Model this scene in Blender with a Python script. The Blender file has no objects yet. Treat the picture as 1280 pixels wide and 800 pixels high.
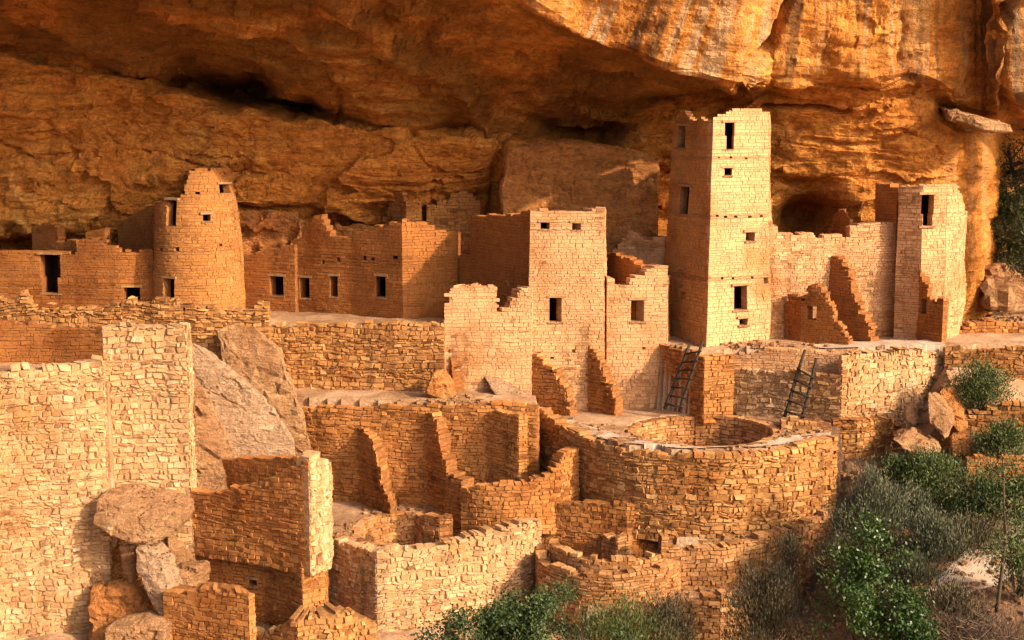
import bpy, bmesh, math, random
import numpy as np
from mathutils import Vector
random.seed(7); RNG = np.random.RandomState(11)
C = bpy.context.scene.collection
R = math.radians
# ------------------------------------------------------------------ camera, sky, sun, exposure
H, TH, F = 8.0, R(8.0), 1829.0
cam = bpy.data.cameras.new('camera'); co = bpy.data.objects.new('camera', cam); C.objects.link(co)
co.location = (0, 0, H); co.rotation_euler = (R(90) - TH, 0, 0)
cam.sensor_width = 36; cam.lens = F / 1280 * 36; cam.clip_start = .5; cam.clip_end = 3000
bpy.context.scene.camera = co
SUN_AZ, SUN_EL = 58, 28          # degrees right of the line behind the camera, above the horizon
S = Vector((math.sin(R(SUN_AZ)) * math.cos(R(SUN_EL)), -math.cos(R(SUN_AZ)) * math.cos(R(SUN_EL)), math.sin(R(SUN_EL))))
w = bpy.data.worlds.new('World'); bpy.context.scene.world = w; w.use_nodes = True
nt = w.node_tree; bg = nt.nodes['Background']; sky = nt.nodes.new('ShaderNodeTexSky')
sky.sky_type = 'NISHITA'; sky.sun_disc = False; sky.sun_elevation = R(SUN_EL); sky.sun_rotation = math.atan2(S.x, S.y)
sky.dust_density = 8.0; sky.air_density = 1.0; sky.ozone_density = .6
nt.links.new(sky.outputs[0], bg.inputs[0]); bg.inputs[1].default_value = .15
sl = bpy.data.lights.new('sun', 'SUN'); sl.energy = 3.6; sl.angle = R(1.2); sl.color = (1, .78, .55)
so = bpy.data.objects.new('sun', sl); C.objects.link(so); so.rotation_euler = S.to_track_quat('Z', 'Y').to_euler()
vs = bpy.context.scene.view_settings; vs.view_transform = 'Standard'; vs.look = 'None'; vs.gamma = 1; vs.exposure = .80
vs.use_curve_mapping = False

# ------------------------------------------------------------------ helpers
ct, st = math.cos(TH), math.sin(TH)
def Zp(py, Y):
    k = (400 - np.asarray(py, float)) / F
    return H + Y * (k * ct - st) / (ct + k * st)
def dep(Y, z): return Y * ct - (z - H) * st
def W(px, py, Y):
    z = Zp(py, Y); return ((px - 640) * dep(Y, z) / F, Y, float(z))
def G(px, py, z):
    k = (400 - py) / F; Y = (z - H) * (ct + k * st) / (k * ct - st)
    return ((px - 640) * dep(Y, z) / F, Y)
def proj(x, y, z):
    d = dep(y, z); return 640 + F * x / d, 400 - F * (y * st + (z - H) * ct) / d
def _h(ix, iy, iz, s=0):
    n = (ix * 374761393 + iy * 668265263 + iz * 2147483647 + s * 144269) & 0xffffffff
    n = ((n ^ (n >> 13)) * 1274126177) & 0xffffffff
    n = ((n ^ (n >> 16)) * 2246822519) & 0xffffffff
    return ((n ^ (n >> 15)) & 0xffff) / 65535.0 * 2 - 1
def noise(p, s=0):
    p = np.asarray(p, float); i = np.floor(p).astype(np.int64); f = p - i; f = f * f * f * (f * (f * 6 - 15) + 10)
    r = 0
    for a in (0, 1):
        for b in (0, 1):
            for c in (0, 1):
                wt = (f[..., 0] if a else 1 - f[..., 0]) * (f[..., 1] if b else 1 - f[..., 1]) * (f[..., 2] if c else 1 - f[..., 2])
                r = r + wt * _h(i[..., 0] + a, i[..., 1] + b, i[..., 2] + c, s)
    return r
def fbm(p, o=4, s=0):
    p = np.asarray(p, float); r = 0; a = 1.
    for k in range(o): r = r + a * noise(p * 2 ** k + k * 17.3, s + k); a *= .5
    return r
def ridged(p, o=3, s=0):
    p = np.asarray(p, float); r = 0; a = 1.
    for k in range(o): r = r + a * (1 - 2 * np.abs(noise(p * 2 ** k + k * 9.1, s + k))); a *= .5
    return r
def plates(p, s=0):
    p = np.asarray(p, float); i = np.floor(p).astype(np.int64); best = np.full(p.shape[:-1], 1e9); val = np.zeros(p.shape[:-1])
    for a in (-1, 0, 1):
        for b in (-1, 0, 1):
            for c in (-1, 0, 1):
                x, y, z = i[..., 0] + a, i[..., 1] + b, i[..., 2] + c
                d = (x + .5 + .45 * _h(x, y, z, s) - p[..., 0]) ** 2 + (y + .5 + .45 * _h(x, y, z, s + 1) - p[..., 1]) ** 2 + (z + .5 + .45 * _h(x, y, z, s + 2) - p[..., 2]) ** 2
                m = d < best; best = np.where(m, d, best); val = np.where(m, _h(x, y, z, s + 3), val)
    return val
def mesh(name, V, Fc, mat, parent=None, uv=None, smooth=False):
    me = bpy.data.meshes.new(name); V = np.asarray(V, float)
    me.from_pydata(V.tolist(), [], Fc if isinstance(Fc, list) else Fc.tolist())
    if uv is not None:
        l = me.uv_layers.new(name='UVMap'); l.data.foreach_set('uv', np.asarray(uv, np.float32).ravel())
    me.materials.append(mat)
    if smooth: me.polygons.foreach_set('use_smooth', [True] * len(me.polygons))
    me.update()
    o = bpy.data.objects.new(name, me); C.objects.link(o)
    if parent: o.parent = parent
    return o
def tag(o, label=None, cat=None, group=None, kind=None):
    if label: o['label'] = label
    if cat: o['category'] = cat
    if group: o['group'] = group
    if kind: o['kind'] = kind
    return o
def thing(name, label, cat, loc=(0, 0, 0), group=None):
    o = bpy.data.objects.new(name, None); C.objects.link(o); o.empty_display_size = .2
    o.location = loc; bpy.context.view_layer.update()
    return tag(o, label, cat, group)

# ------------------------------------------------------------------ materials
class NT:
    def __init__(s, name, rough=.9, spec=.2):
        s.m = bpy.data.materials.new(name); s.m.use_nodes = True; s.t = s.m.node_tree
        s.b = s.t.nodes['Principled BSDF']; s.b.inputs['Roughness'].default_value = rough
        s.b.inputs['Specular IOR Level'].default_value = spec
    def n(s, ty, **kw):
        x = s.t.nodes.new('ShaderNode' + ty)
        for k, v in kw.items():
            if k[0] == '_': setattr(x, k[1:], v)
            else: s.put(x, k.replace('__', ' '), v)
        return x
    def put(s, x, k, v):
        i = x.inputs[int(k[1:])] if k[0] == 'i' and k[1:].isdigit() else x.inputs[k]
        if hasattr(v, 'is_output'): s.t.links.new(v, i)
        else: i.default_value = v
    def math(s, op, a, b=0., clamp=False):
        x = s.n('Math', _operation=op, _use_clamp=clamp); s.put(x, 'i0', a); s.put(x, 'i1', b); return x.outputs[0]
    def vm(s, op, a, b=(0, 0, 0)):
        x = s.n('VectorMath', _operation=op); s.put(x, 'i0', a); s.put(x, 'i1', b); return x.outputs[0]
    def noise(s, vec, scale, det=3, rough=.55, dist=0.):
        x = s.n('TexNoise', Vector=vec, Scale=scale, Detail=det, Roughness=rough, Distortion=dist); return x
    def ramp(s, fac, stops, interp='LINEAR'):
        x = s.n('ValToRGB', Fac=fac); x.color_ramp.interpolation = interp; e = x.color_ramp.elements
        while len(e) < len(stops): e.new(.5)
        for k, (p, c) in enumerate(stops):
            e[k].position = p; e[k].color = (c, c, c, 1) if isinstance(c, (int, float)) else (*c, 1)
        return x.outputs[0]
    def mix(s, f, a, b, bl='MIX'):
        x = s.n('Mix', _data_type='RGBA', _blend_type=bl); s.put(x, 'i0', f)
        for k, v in ((6, a), (7, b)):
            if not hasattr(v, 'is_output') and len(v) == 3: v = (*v, 1)
            s.put(x, 'i%d' % k, v)
        return x.outputs[2]
    def mixf(s, f, a, b):
        x = s.n('Mix', _data_type='FLOAT'); s.put(x, 'i0', f); s.put(x, 'i2', a); s.put(x, 'i3', b); return x.outputs[0]
    def bump(s, h, strength=.8, dist=.03):
        x = s.n('Bump', Strength=strength, Distance=dist, Height=h); s.t.links.new(x.outputs[0], s.b.inputs['Normal'])
    def col(s, c): s.put(s.b, 'Base Color', c)

def masonry(name, dark, mid, light, mortar, plaster=0., pcol=None, bump=.6, prot=.02, rub=0.):
    """stone material (one tone per stone) and the mortar bed behind it; prot / rub steer how rough the coursing is"""
    N = NT(name); ob = N.n('TexCoord').outputs['Object']; uv = N.n('UVMap').outputs[0]
    g = N.n('NewGeometry').outputs['Random Per Island']
    fine = N.noise(ob, 16, 5, .7).outputs[0]; big = N.noise(ob, .4, 4, .6).outputs[0]; med = N.noise(ob, 2.3, 4, .6).outputs[0]
    c = N.ramp(g, [(0, tuple(a * .72 for a in dark)), (.07, dark), (.22, tuple((a + b) / 2 for a, b in zip(dark, mid))), (.36, mid), (.66, mid), (.93, tuple((a + b) / 2 for a, b in zip(light, mid))), (1, light)])
    c = N.mix(N.ramp(med, [(.46, 0.), (.66, .45)]), c, mid)
    tone = N.ramp(big, [(.34, (.74, .60, .46)), (.48, (.98, .96, .93)), (.66, (1.12, 1.11, 1.08))])
    c = N.mix(1., c, tone, 'MULTIPLY')
    c = N.mix(1., c, N.ramp(fine, [(.25, .70), (.6, 1.08)]), 'MULTIPLY')
    c = N.mix(1., c, N.ramp(N.noise(N.vm('MULTIPLY', ob, (2.5, 2.5, .35)), 1.2, 4, .6).outputs[0], [(.36, .66), (.52, 1.)]), 'MULTIPLY')
    if plaster > 0:
        pm = N.ramp(N.noise(ob, .55, 5, .65, .3).outputs[0], [(.40 + plaster * .25, .9), (.46 + plaster * .25, 0.)])
        c = N.mix(pm, c, N.mix(1., N.mix(1., pcol or mid, tone, 'MULTIPLY'), N.ramp(med, [(.3, .85), (.7, 1.1)]), 'MULTIPLY'))
    N.col(c); N.bump(N.math('ADD', fine, N.math('MULTIPLY', med, .6)), bump, .03)
    K = NT(name + '_mortar'); ob = K.n('TexCoord').outputs['Object']; f = K.noise(ob, 14, 4, .7).outputs[0]
    v = K.n('TexVoronoi', Vector=K.vm('MULTIPLY', ob, (4, 4, 9)), Scale=1.)
    c = K.mix(1., mortar, K.ramp(f, [(.3, .7), (.65, 1.15)]), 'MULTIPLY')
    c = K.mix(K.ramp(v.outputs['Distance'], [(.3, .5), (.5, 0.)]), c, mid)
    K.col(c); K.bump(f, .8, .05)
    PROT[N.m.name] = (prot, rub, K.m)
    return N.m
PROT = {}
M = {}
M['cream'] = masonry('cream_masonry', (0.369, 0.186, 0.084), (0.553, 0.301, 0.144), (0.679, 0.415, 0.232), (0.407, 0.211, 0.097), .3, (0.553, 0.305, 0.153), .8, .009, .3)
M['tower'] = masonry('tower_masonry', (0.407, 0.201, 0.088), (0.563, 0.302, 0.144), (0.669, 0.403, 0.232), (0.446, 0.235, 0.111), .75, (0.601, 0.336, 0.167), .7, .010, .3)
M['roundtower'] = masonry('shade_toned_masonry', (0.281, 0.115, 0.032), (0.398, 0.177, 0.054), (0.543, 0.292, 0.126), (0.310, 0.132, 0.041), .5, (0.388, 0.167, 0.050), .8, .012, .5)  # darker, redder plaster: overhang shade put into the round tower's colour
M['rubble'] = masonry('rubble_masonry', (0.278, 0.118, 0.037), (0.451, 0.212, 0.070), (0.586, 0.340, 0.145), (0.288, 0.138, 0.047), 0, None, 1., .034, .9)
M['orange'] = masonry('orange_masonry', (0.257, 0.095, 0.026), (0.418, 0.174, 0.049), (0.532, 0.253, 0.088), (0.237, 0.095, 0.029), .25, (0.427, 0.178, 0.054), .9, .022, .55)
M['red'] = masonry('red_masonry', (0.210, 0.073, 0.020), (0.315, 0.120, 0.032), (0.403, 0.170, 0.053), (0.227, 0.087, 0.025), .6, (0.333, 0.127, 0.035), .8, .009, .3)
M['big'] = masonry('front_masonry', (0.391, 0.218, 0.105), (0.530, 0.327, 0.162), (0.689, 0.479, 0.298), (0.465, 0.270, 0.132), 0, None, 1., .024, 1.2)
M['kiva'] = masonry('kiva_masonry', (0.301, 0.133, 0.043), (0.446, 0.217, 0.083), (0.601, 0.334, 0.160), (0.175, 0.071, 0.026), 0, None, .9, .025, .5)

def rockmat(name, cols, streak=False, sc=1.):
    N = NT(name, .92, .15); ob = N.n('TexCoord').outputs['Object']
    a = N.noise(ob, .16 * sc, 6, .6, .4).outputs[0]; b = N.noise(ob, .9 * sc, 6, .65).outputs[0]; f = N.noise(ob, 6 * sc, 6, .7).outputs[0]
    st_ = N.vm('MULTIPLY', ob, (.6, .6, 3.2)); s = N.noise(st_, 1.6 * sc, 5, .6, .6).outputs[0]
    c = N.ramp(N.mixf(.45, a, b), [(.32, cols[0]), (.46, cols[1]), (.56, cols[2]), (.68, cols[3])])
    c = N.mix(1., c, N.ramp(s, [(.32, .78), (.52, 1.), (.7, 1.12)]), 'MULTIPLY')
    c = N.mix(1., c, N.ramp(f, [(.34, .76 if name in ('pinkish_slab', 'pale_boulder') else .62), (.5, 1.), (.7, 1.12)]), 'MULTIPLY')
    c = N.mix(1., c, N.ramp(N.noise(ob, 2.2 * sc, 6, .7, .5).outputs[0], [(.36, .76), (.48, 1.), (.66, 1.1)]), 'MULTIPLY')
    if streak:
        uv = N.n('UVMap').outputs[0]; sx = N.n('SeparateXYZ', Vector=uv)
        u1 = N.noise(N.vm('MULTIPLY', uv, (1.3, .05, 1)), 1., 5, .62, .5).outputs[0]
        u2 = N.noise(N.vm('MULTIPLY', uv, (2.6, .06, 3)), 1., 5, .62, .5).outputs[0]
        outer = N.math('MULTIPLY', N.ramp(sx.outputs[1], [(0, 0.), (1, 1.)]), 1.)
        m = N.n('Attribute', _attribute_name='outer').outputs['Fac']
        m = N.math('MULTIPLY', m, N.ramp(N.noise(ob, .25, 3).outputs[0], [(.33, .25), (.55, 1.)]))
        dk = N.math('MULTIPLY', m, N.ramp(u1, [(.51, 0.), (.60, .85)]))
        lt = N.math('MULTIPLY', m, N.ramp(u2, [(.50, 0.), (.60, .8)]))
        c = N.mix(lt, c, (.66, .50, .32)); c = N.mix(dk, c, (.13, .07, .035))
        soot_shade = N.n('Attribute', _attribute_name='soot_shade').outputs['Fac']
        c = N.mix(N.math('MULTIPLY', soot_shade, .66), c, (.13, .065, .02))
    if streak:
        pl_ = N.n('Attribute', _attribute_name='plate').outputs['Fac']
        c = N.mix(1., c, N.ramp(pl_, [(0., (.80, .73, .66)), (.45, (1.05, 1.05, 1.05)), (1., (1.14, 1.12, 1.08))]), 'MULTIPLY')
    rg = N.n('TexNoise', _noise_type='RIDGED_MULTIFRACTAL', Vector=N.vm('MULTIPLY', ob, (.8, .8, 1.7)), Scale=1.1 * sc, Detail=7., Roughness=.6, Distortion=.25)
    rgv = N.ramp(rg.outputs[0], [(.35, 0.), (.95, 1.)])
    c = N.mix(1., c, N.ramp(rg.outputs[0], [(.25, (.80, .76, .72)), (.55, (1, 1, 1)), (.95, (1.06, 1.06, 1.06))]), 'MULTIPLY')
    w2 = N.noise(N.vm('MULTIPLY', ob, (1.2, 1.2, 2.4)), 1.3 * sc, 5, .65, .5).outputs[0]
    l2 = N.math('MULTIPLY', N.ramp(N.math('ABSOLUTE', N.math('SUBTRACT', w2, .48)), [(0., .8), (.007, 0.)]), N.ramp(N.noise(ob, .5 * sc, 3).outputs[0], [(.45, 0.), (.55, 1.)]))
    c = N.mix(l2, c, (.11, .05, .018))
    w_ = N.noise(N.vm('MULTIPLY', ob, (.5, .5, 1.6)), .9 * sc, 5, .6, .8).outputs[0]
    ln = N.ramp(N.math('ABSOLUTE', N.math('SUBTRACT', w_, .5)), [(0., 1.), (.006, 0.)])
    ln = N.math('MULTIPLY', ln, N.ramp(N.noise(ob, .7 * sc, 3).outputs[0], [(.5, 0.), (.6, .8)]))
    c = N.mix(ln, c, (.07, .03, .012)); N.col(c)
    r = N.n('TexVoronoi', _feature='DISTANCE_TO_EDGE', Vector=N.vm('ADD', N.vm('MULTIPLY', ob, (.8, .8, 2.)), N.noise(ob, 1.5, 4).outputs['Color']), Scale=1.3 * sc)
    cr = N.ramp(r.outputs['Distance'], [(0., 0.), (.035, 1.)])
    h = N.math('ADD', N.math('ADD', N.math('MULTIPLY', rgv, 1.), N.math('MULTIPLY', f, .9)), N.math('ADD', N.math('MULTIPLY', b, .6), N.math('ADD', N.math('MULTIPLY', cr, .16), N.math('MULTIPLY', s, .7))))
    N.bump(h, 1., .2 / sc ** .6); return N.m
M['cliff'] = rockmat('sandstone_cliff', [(0.557, 0.196, 0.037), (0.735, 0.295, 0.063), (0.825, 0.363, 0.084), (0.840, 0.481, 0.151)], True)
M['block'] = rockmat('sandstone_block', [(0.441, 0.166, 0.052), (0.567, 0.230, 0.071), (0.630, 0.285, 0.095), (0.714, 0.368, 0.152)], False, 1.2)
M['boulder'] = rockmat('pale_boulder', [(0.357, 0.175, 0.082), (0.454, 0.244, 0.118), (0.541, 0.311, 0.154), (0.628, 0.393, 0.215)], False, 2.)
M['greyslab'] = rockmat('pinkish_slab', [(0.357, 0.211, 0.120), (0.493, 0.313, 0.190), (0.567, 0.378, 0.240), (0.651, 0.475, 0.320)], False, 1.6)
N = NT('dust'); ob = N.n('TexCoord').outputs['Object']
a = N.noise(ob, .7, 5).outputs[0]; f = N.noise(ob, 9, 5, .7).outputs[0]
c = N.ramp(a, [(.35, (.25, .135, .065)), (.5, (.38, .22, .12)), (.65, (.48, .32, .195))])
c = N.mix(1., c, N.ramp(f, [(.3, .7), (.6, 1.1)]), 'MULTIPLY')
zz = N.n('SeparateXYZ', Vector=ob)
N.col(c); N.bump(N.math('ADD', f, a), .7, .08); M['dust'] = N.m
N = NT('pale_path'); ob = N.n('TexCoord').outputs['Object']
N.col(N.ramp(N.noise(ob, 2.5, 5, .65).outputs[0], [(.3, (.32, .22, .155)), (.7, (.50, .38, .28))])); N.bump(N.noise(ob, 12, 4).outputs[0], .5, .03); M['path'] = N.m
N = NT('scree'); ob = N.n('TexCoord').outputs['Object']
a = N.noise(ob, .5, 5).outputs[0]; f = N.noise(ob, 5, 6, .75).outputs[0]
c = N.ramp(N.mixf(.5, a, f), [(.38, (.09, .05, .028)), (.5, (.20, .11, .058)), (.64, (.36, .22, .13))])
N.col(c); N.bump(f, 1., .2); M['scree'] = N.m
N = NT('interior_shade', 1.); ob = N.n('TexCoord').outputs['Object']  # dark of the rooms behind the openings, put into the colour
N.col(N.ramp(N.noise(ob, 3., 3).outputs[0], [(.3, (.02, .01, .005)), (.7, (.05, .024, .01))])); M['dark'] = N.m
N = NT('weathered_wood', .8); ob = N.n('TexCoord').outputs['Object']
N.col(N.ramp(N.noise(N.vm('MULTIPLY', ob, (9, 9, 2)), 3., 4).outputs[0], [(.3, (.018, .012, .009)), (.7, (.055, .036, .024))])); M['wood'] = N.m
N = NT('pale_lintel', .8); ob = N.n('TexCoord').outputs['Object']
N.col(N.ramp(N.noise(ob, 6., 4).outputs[0], [(.3, (.24, .13, .055)), (.7, (.42, .25, .11))])); M['lintel'] = N.m
M['sillstone'] = M['boulder']
def leafmat(name, a, b, c, rough=.6, trans=.15):
    N = NT(name, rough, .3); g = N.n('NewGeometry').outputs['Random Per Island']
    N.col(N.ramp(g, [(0, a), (.5, b), (1, c)])); 
    return N.m
M['sage'] = leafmat('sage_leaves', (0.042, 0.048, 0.024), (0.080, 0.084, 0.045), (0.140, 0.136, 0.079))
M['brownsage'] = leafmat('dry_sage_leaves', (0.043, 0.034, 0.017), (0.078, 0.063, 0.031), (0.130, 0.105, 0.052))
M['oak'] = leafmat('oak_leaves', (0.016, 0.037, 0.008), (0.030, 0.067, 0.012), (0.061, 0.101, 0.020), .4)
M['olive'] = leafmat('green_brush_leaves', (0.032, 0.049, 0.012), (0.060, 0.085, 0.020), (0.103, 0.125, 0.035))
M['darkgreen'] = leafmat('dark_brush_leaves', (0.018, 0.033, 0.008), (0.032, 0.057, 0.013), (0.063, 0.087, 0.024))
M['juniper'] = leafmat('juniper_needles', (.022, .03, .009), (.038, .05, .015), (.07, .078, .026))
M['twig'] = leafmat('dry_twigs', (.09, .055, .035), (.16, .10, .065), (.26, .18, .12), .8)
M['bark'] = leafmat('bark', (.05, .035, .022), (.07, .05, .03), (.1, .07, .045), .9)

# ------------------------------------------------------------------ masonry wall builder: a lattice of stone-sized cells with real openings and a broken top
WN = [0]
def prof(p):
    xs, ys = zip(*p)
    return lambda px: np.interp(px, xs, ys)
def chaikin(P, n=2):
    for _ in range(n):
        Q = [P[0]]
        for a, b in zip(P, P[1:]): Q += [(a[0] * .75 + b[0] * .25, a[1] * .75 + b[1] * .25), (a[0] * .25 + b[0] * .75, a[1] * .25 + b[1] * .75)]
        P = Q + [P[-1]]
    return P
def pts(lst, pyref):                     # (px, Y) corners -> world XY
    return [W(px, pyref, Y)[:2] for px, Y in lst]
def build_wall(name, P, topf, z0, mat, parent, th=.42, opens=(), rag=.07, ds=.15, dz=.1, taper=None, wob=.03, closed=False):
    """P: world XY polyline (left to right seen from the front); topf(x,y,s)->z; opens: list of (s0,s1,z0,z1)"""
    WN[0] += 1; sd = WN[0] * 31
    P = np.array(P, float); seg = np.diff(P, axis=0); L = np.hypot(*seg.T); cum = np.r_[0, np.cumsum(L)]
    nrm = np.stack([seg[:, 1], -seg[:, 0]], 1) / L[:, None]
    vn = np.zeros_like(P)
    for i in range(len(P)):
        a = nrm[max(0, i - 1)]; b = nrm[min(len(nrm) - 1, i)]
        if closed and i in (0, len(P) - 1): a, b = nrm[-1], nrm[0]
        m = a + b; m /= np.hypot(*m); vn[i] = m / max(.45, m @ b)
    rs = random.Random(sd)
    S_ = [0.]
    keys = sorted(set([0., cum[-1]] + list(cum) + [o[0] for o in opens] + [o[1] for o in opens]))
    keys = [k for k in keys if 0 <= k <= cum[-1] + 1e-6]
    for a, b in zip(keys, keys[1:]):
        n = max(1, int(round((b - a) / ds)))
        for k in range(1, n + 1): S_.append(a + (b - a) * k / n)
    S_ = np.array(S_)
    at = lambda s, A: np.stack([np.interp(s, cum, A[:, 0]), np.interp(s, cum, A[:, 1])], -1)
    mid = (S_[1:] + S_[:-1]) / 2; mp = at(mid, P)
    top = np.array([topf(x, y, s) for (x, y), s in zip(mp, mid)])
    st_ = np.floor(mid / .27 + noise(np.stack([mid, mid * 0, mid * 0 + sd], -1)) * .8)
    top = top + rag * _h(st_.astype(np.int64), st_.astype(np.int64) * 0 + sd, st_.astype(np.int64) * 0) + rag * .5 * noise(np.stack([mid * 1.3, mid * 0, mid * 0 + sd], -1), 3)
    if rag >= .1: top = top + RNG.uniform(-.09, .05, len(top))
    zt = float(top.max()) + dz
    zk = sorted(set([z0, zt] + [o[2] for o in opens] + [o[3] for o in opens])); zk = [z for z in zk if z0 <= z <= zt]
    Zs = [z0]
    for a, b in zip(zk, zk[1:]):
        n = max(1, int(round((b - a) / dz)))
        for k in range(1, n + 1): Zs.append(a + (b - a) * k / n)
    Zs = np.array(Zs); zm = (Zs[1:] + Zs[:-1]) / 2
    fill = zm[None, :] < top[:, None] - .05; fill[:, 0] = True
    hold = np.zeros((len(S_), len(Zs)), bool)
    for s0, s1, a, b in opens:
        ci = (mid > s0) & (mid < s1); cj = (zm > a) & (zm < b); fill[np.ix_(ci, cj)] = False
        hold |= ((S_ > s0 - .01) & (S_ < s1 + .01))[:, None] & ((Zs > a - .01) & (Zs < b + .01))[None, :]
    n, m = len(S_), len(Zs)
    f = at(S_, P); nv = at(S_, vn)
    q = np.stack(np.meshgrid(S_, Zs, indexing='ij'), -1); q3 = np.concatenate([q, np.full(q.shape[:2] + (1,), sd * 1.)], -1)
    V = np.zeros((2, n, m, 3))
    w1 = wob * fbm(q3 * [.7, .7, 1], 2, 5); js = np.where(hold, .15, 1.)
    jit = RNG.uniform(-1, 1, (2, n, m, 3))
    crn = np.zeros(n, bool)
    for cval in cum: crn |= np.abs(S_ - cval) < 1e-4
    for k in (0, 1):
        off = -(.010 + .018 * PROT[mat.name][1]) if k == 0 else -th
        d = off + (w1 if k == 0 else w1 * .5) + jit[k, :, :, 0] * (.006 + .01 * PROT[mat.name][1]) * js
        V[k, :, :, 0] = f[:, None, 0] + nv[:, None, 0] * d; V[k, :, :, 1] = f[:, None, 1] + nv[:, None, 1] * d
        tx = np.gradient(f[:, 0]) / ds; ty = np.gradient(f[:, 1]) / ds
        e = jit[k, :, :, 1] * .03 * js * np.where(crn, .4, 1.)[:, None]
        if closed: e[0] = e[-1] = 0
        V[k, :, :, 0] += tx[:, None] * e; V[k, :, :, 1] += ty[:, None] * e
        V[k, :, :, 2] = Zs[None, :] + jit[k, :, :, 2] * .022 * js
    if closed: V[:, -1] = V[:, 0]
    if taper:
        cx, cy, kx = taper[:3]; h = V[..., 2] - z0; sc = 1 - kx * h / (zt - z0) if not callable(kx) else kx(V[..., 2])
        V[..., 0] = cx + (V[..., 0] - cx) * sc; V[..., 1] = cy + (V[..., 1] - cy) * sc
    idx = lambda k, i, j: (k * n + i) * m + j
    faces = []; uvs = []
    I, J = np.nonzero(fill)
    def uvof(k, i, j, kind):
        t = th * k
        return (S_[i] + (t if kind == 's' else 0) + sd * .37, Zs[j] + (t if kind == 't' else 0))
    def add(c, kind):
        faces.append([idx(*x) for x in c]); uvs.extend(uvof(*x, kind) for x in c)
    N1, M1_ = fill.shape
    for i, j in zip(I.tolist(), J.tolist()):
        add([(0, i, j), (0, i + 1, j), (0, i + 1, j + 1), (0, i, j + 1)], 'f')
        add([(1, i, j), (1, i, j + 1), (1, i + 1, j + 1), (1, i + 1, j)], 'f')
        if j + 1 >= M1_ or not fill[i, j + 1]: add([(0, i, j + 1), (0, i + 1, j + 1), (1, i + 1, j + 1), (1, i, j + 1)], 't')
        if j > 0 and not fill[i, j - 1]: add([(0, i, j), (1, i, j), (1, i + 1, j), (0, i + 1, j)], 't')
        if (i == 0 and not closed) or (i > 0 and not fill[i - 1, j]): add([(0, i, j), (0, i, j + 1), (1, i, j + 1), (1, i, j)], 's')
        if (i == N1 - 1 and not closed) or (i < N1 - 1 and not fill[i + 1, j]): add([(0, i + 1, j), (1, i + 1, j), (1, i + 1, j + 1), (0, i + 1, j + 1)], 's')
    fa = np.array(faces); used, inv = np.unique(fa, return_inverse=True)
    CV = V.reshape(-1, 3)[used]; CF = inv.reshape(fa.shape)
    prot, rub, mortar = PROT[mat.name]
    # the stones: courses of uneven height, each stone a chamfered block of its own
    zc = [z0]
    while zc[-1] < zt: zc.append(zc[-1] + rs.uniform(.065, .12 + .065 * rub))
    oz = sorted(set([q[2] for q in opens] + [q[3] for q in opens]))
    zc = sorted([z for z in zc if all(abs(z - q) > .045 for q in oz)] + oz)
    tops = lambda s: np.interp(s, mid, top)
    st = []
    dirs = np.arctan2(seg[:, 1], seg[:, 0]); corners = [0., cum[-1]] + [cum[i] for i in range(1, len(cum) - 1) if abs(math.sin(dirs[i] - dirs[i - 1])) > .30 or abs(dirs[i] - dirs[i - 1]) > 3.6 and False]
    for za, zb in zip(zc, zc[1:]):
        if zb - za < .012: continue
        zmid = (za + zb) / 2; op = [q for q in opens if q[2] < zmid < q[3]]
        bs = sorted(set([round(float(c), 4) for c in corners] + [q[0] for q in op] + [q[1] for q in op]))
        for a, b in zip(bs, bs[1:]):
            if any(q[0] - 1e-3 < (a + b) / 2 < q[1] + 1e-3 for q in op): continue
            s = a; lm = rs.uniform(.8, 1.25)
            while s < b - 1e-6:
                e = s + rs.uniform(.11, .36) * lm
                if e > b - .09: e = b
                if zmid < tops((s + e) / 2) + (rs.uniform(-.02, .03) if rag < .1 else rs.uniform(-.12, .10)): st.append((s, e, za, zb, 0))
                elif za < z0 + .02: st.append((s, e, za, zb, 0))
                s = e
    st = np.array(st); ns = len(st)
    sm = (st[:, 0] + st[:, 1]) / 2
    ot = tops(sm); isop = np.zeros(ns, bool)
    for q in opens: isop |= (sm > q[0] - .1) & (sm < q[1] + .1) & (np.abs(st[:, 3] - q[2]) < .02)
    cap = (st[:, 3] + .09 > ot) | isop
    rr = RNG.uniform(-1, 1, (ns, 8, 3)); ed = RNG.uniform(0, 1, (ns, 8))
    gap = .0005 + .006 * rub ** 1.5
    sa = np.stack([st[:, 0] + gap, st[:, 1] - gap, st[:, 1] - gap, st[:, 0] + gap], 1); za_ = np.stack([st[:, 2] + gap, st[:, 2] + gap, st[:, 3] - gap, st[:, 3] - gap], 1)
    atc = np.zeros((ns, 4), bool)
    for c in corners: atc |= np.abs(sa - c) < .02
    for q in opens: atc |= (np.abs(sa - q[0]) < .02) | (np.abs(sa - q[1]) < .02)
    jr = np.where(atc, .2, 1.) * (.006 + .030 * rub)
    ox = sa + rr[:, :4, 0] * jr; oz_ = za_ + rr[:, :4, 1] * jr * .7
    ins_s = np.array([1, -1, -1, 1]) * (.003 + .005 * ed[:, :4] + .012 * rub); ins_z = np.array([1, 1, -1, -1]) * (.002 + .005 * ed[:, 4:] + .010 * rub)
    ix = ox + ins_s; iz = oz_ + ins_z
    pr = RNG.uniform(-.6, 1., ns) ** 3 * prot * 1.6 + RNG.uniform(-.4, .6, ns) * prot
    tl = RNG.uniform(-1, 1, (ns, 2)) * prot * .55
    dI = pr[:, None] + tl[:, :1] * np.array([-1, 1, 1, -1]) + tl[:, 1:] * np.array([-1, -1, 1, 1]) + .004
    dO = np.where(cap[:, None], -min(th, .42) * RNG.uniform(.5, 1.02, ns)[:, None], -.05)
    SS = np.concatenate([ox, ix], 1); ZZ = np.concatenate([oz_, iz], 1); DD = np.concatenate([np.broadcast_to(dO, (ns, 4)), dI], 1)
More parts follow.
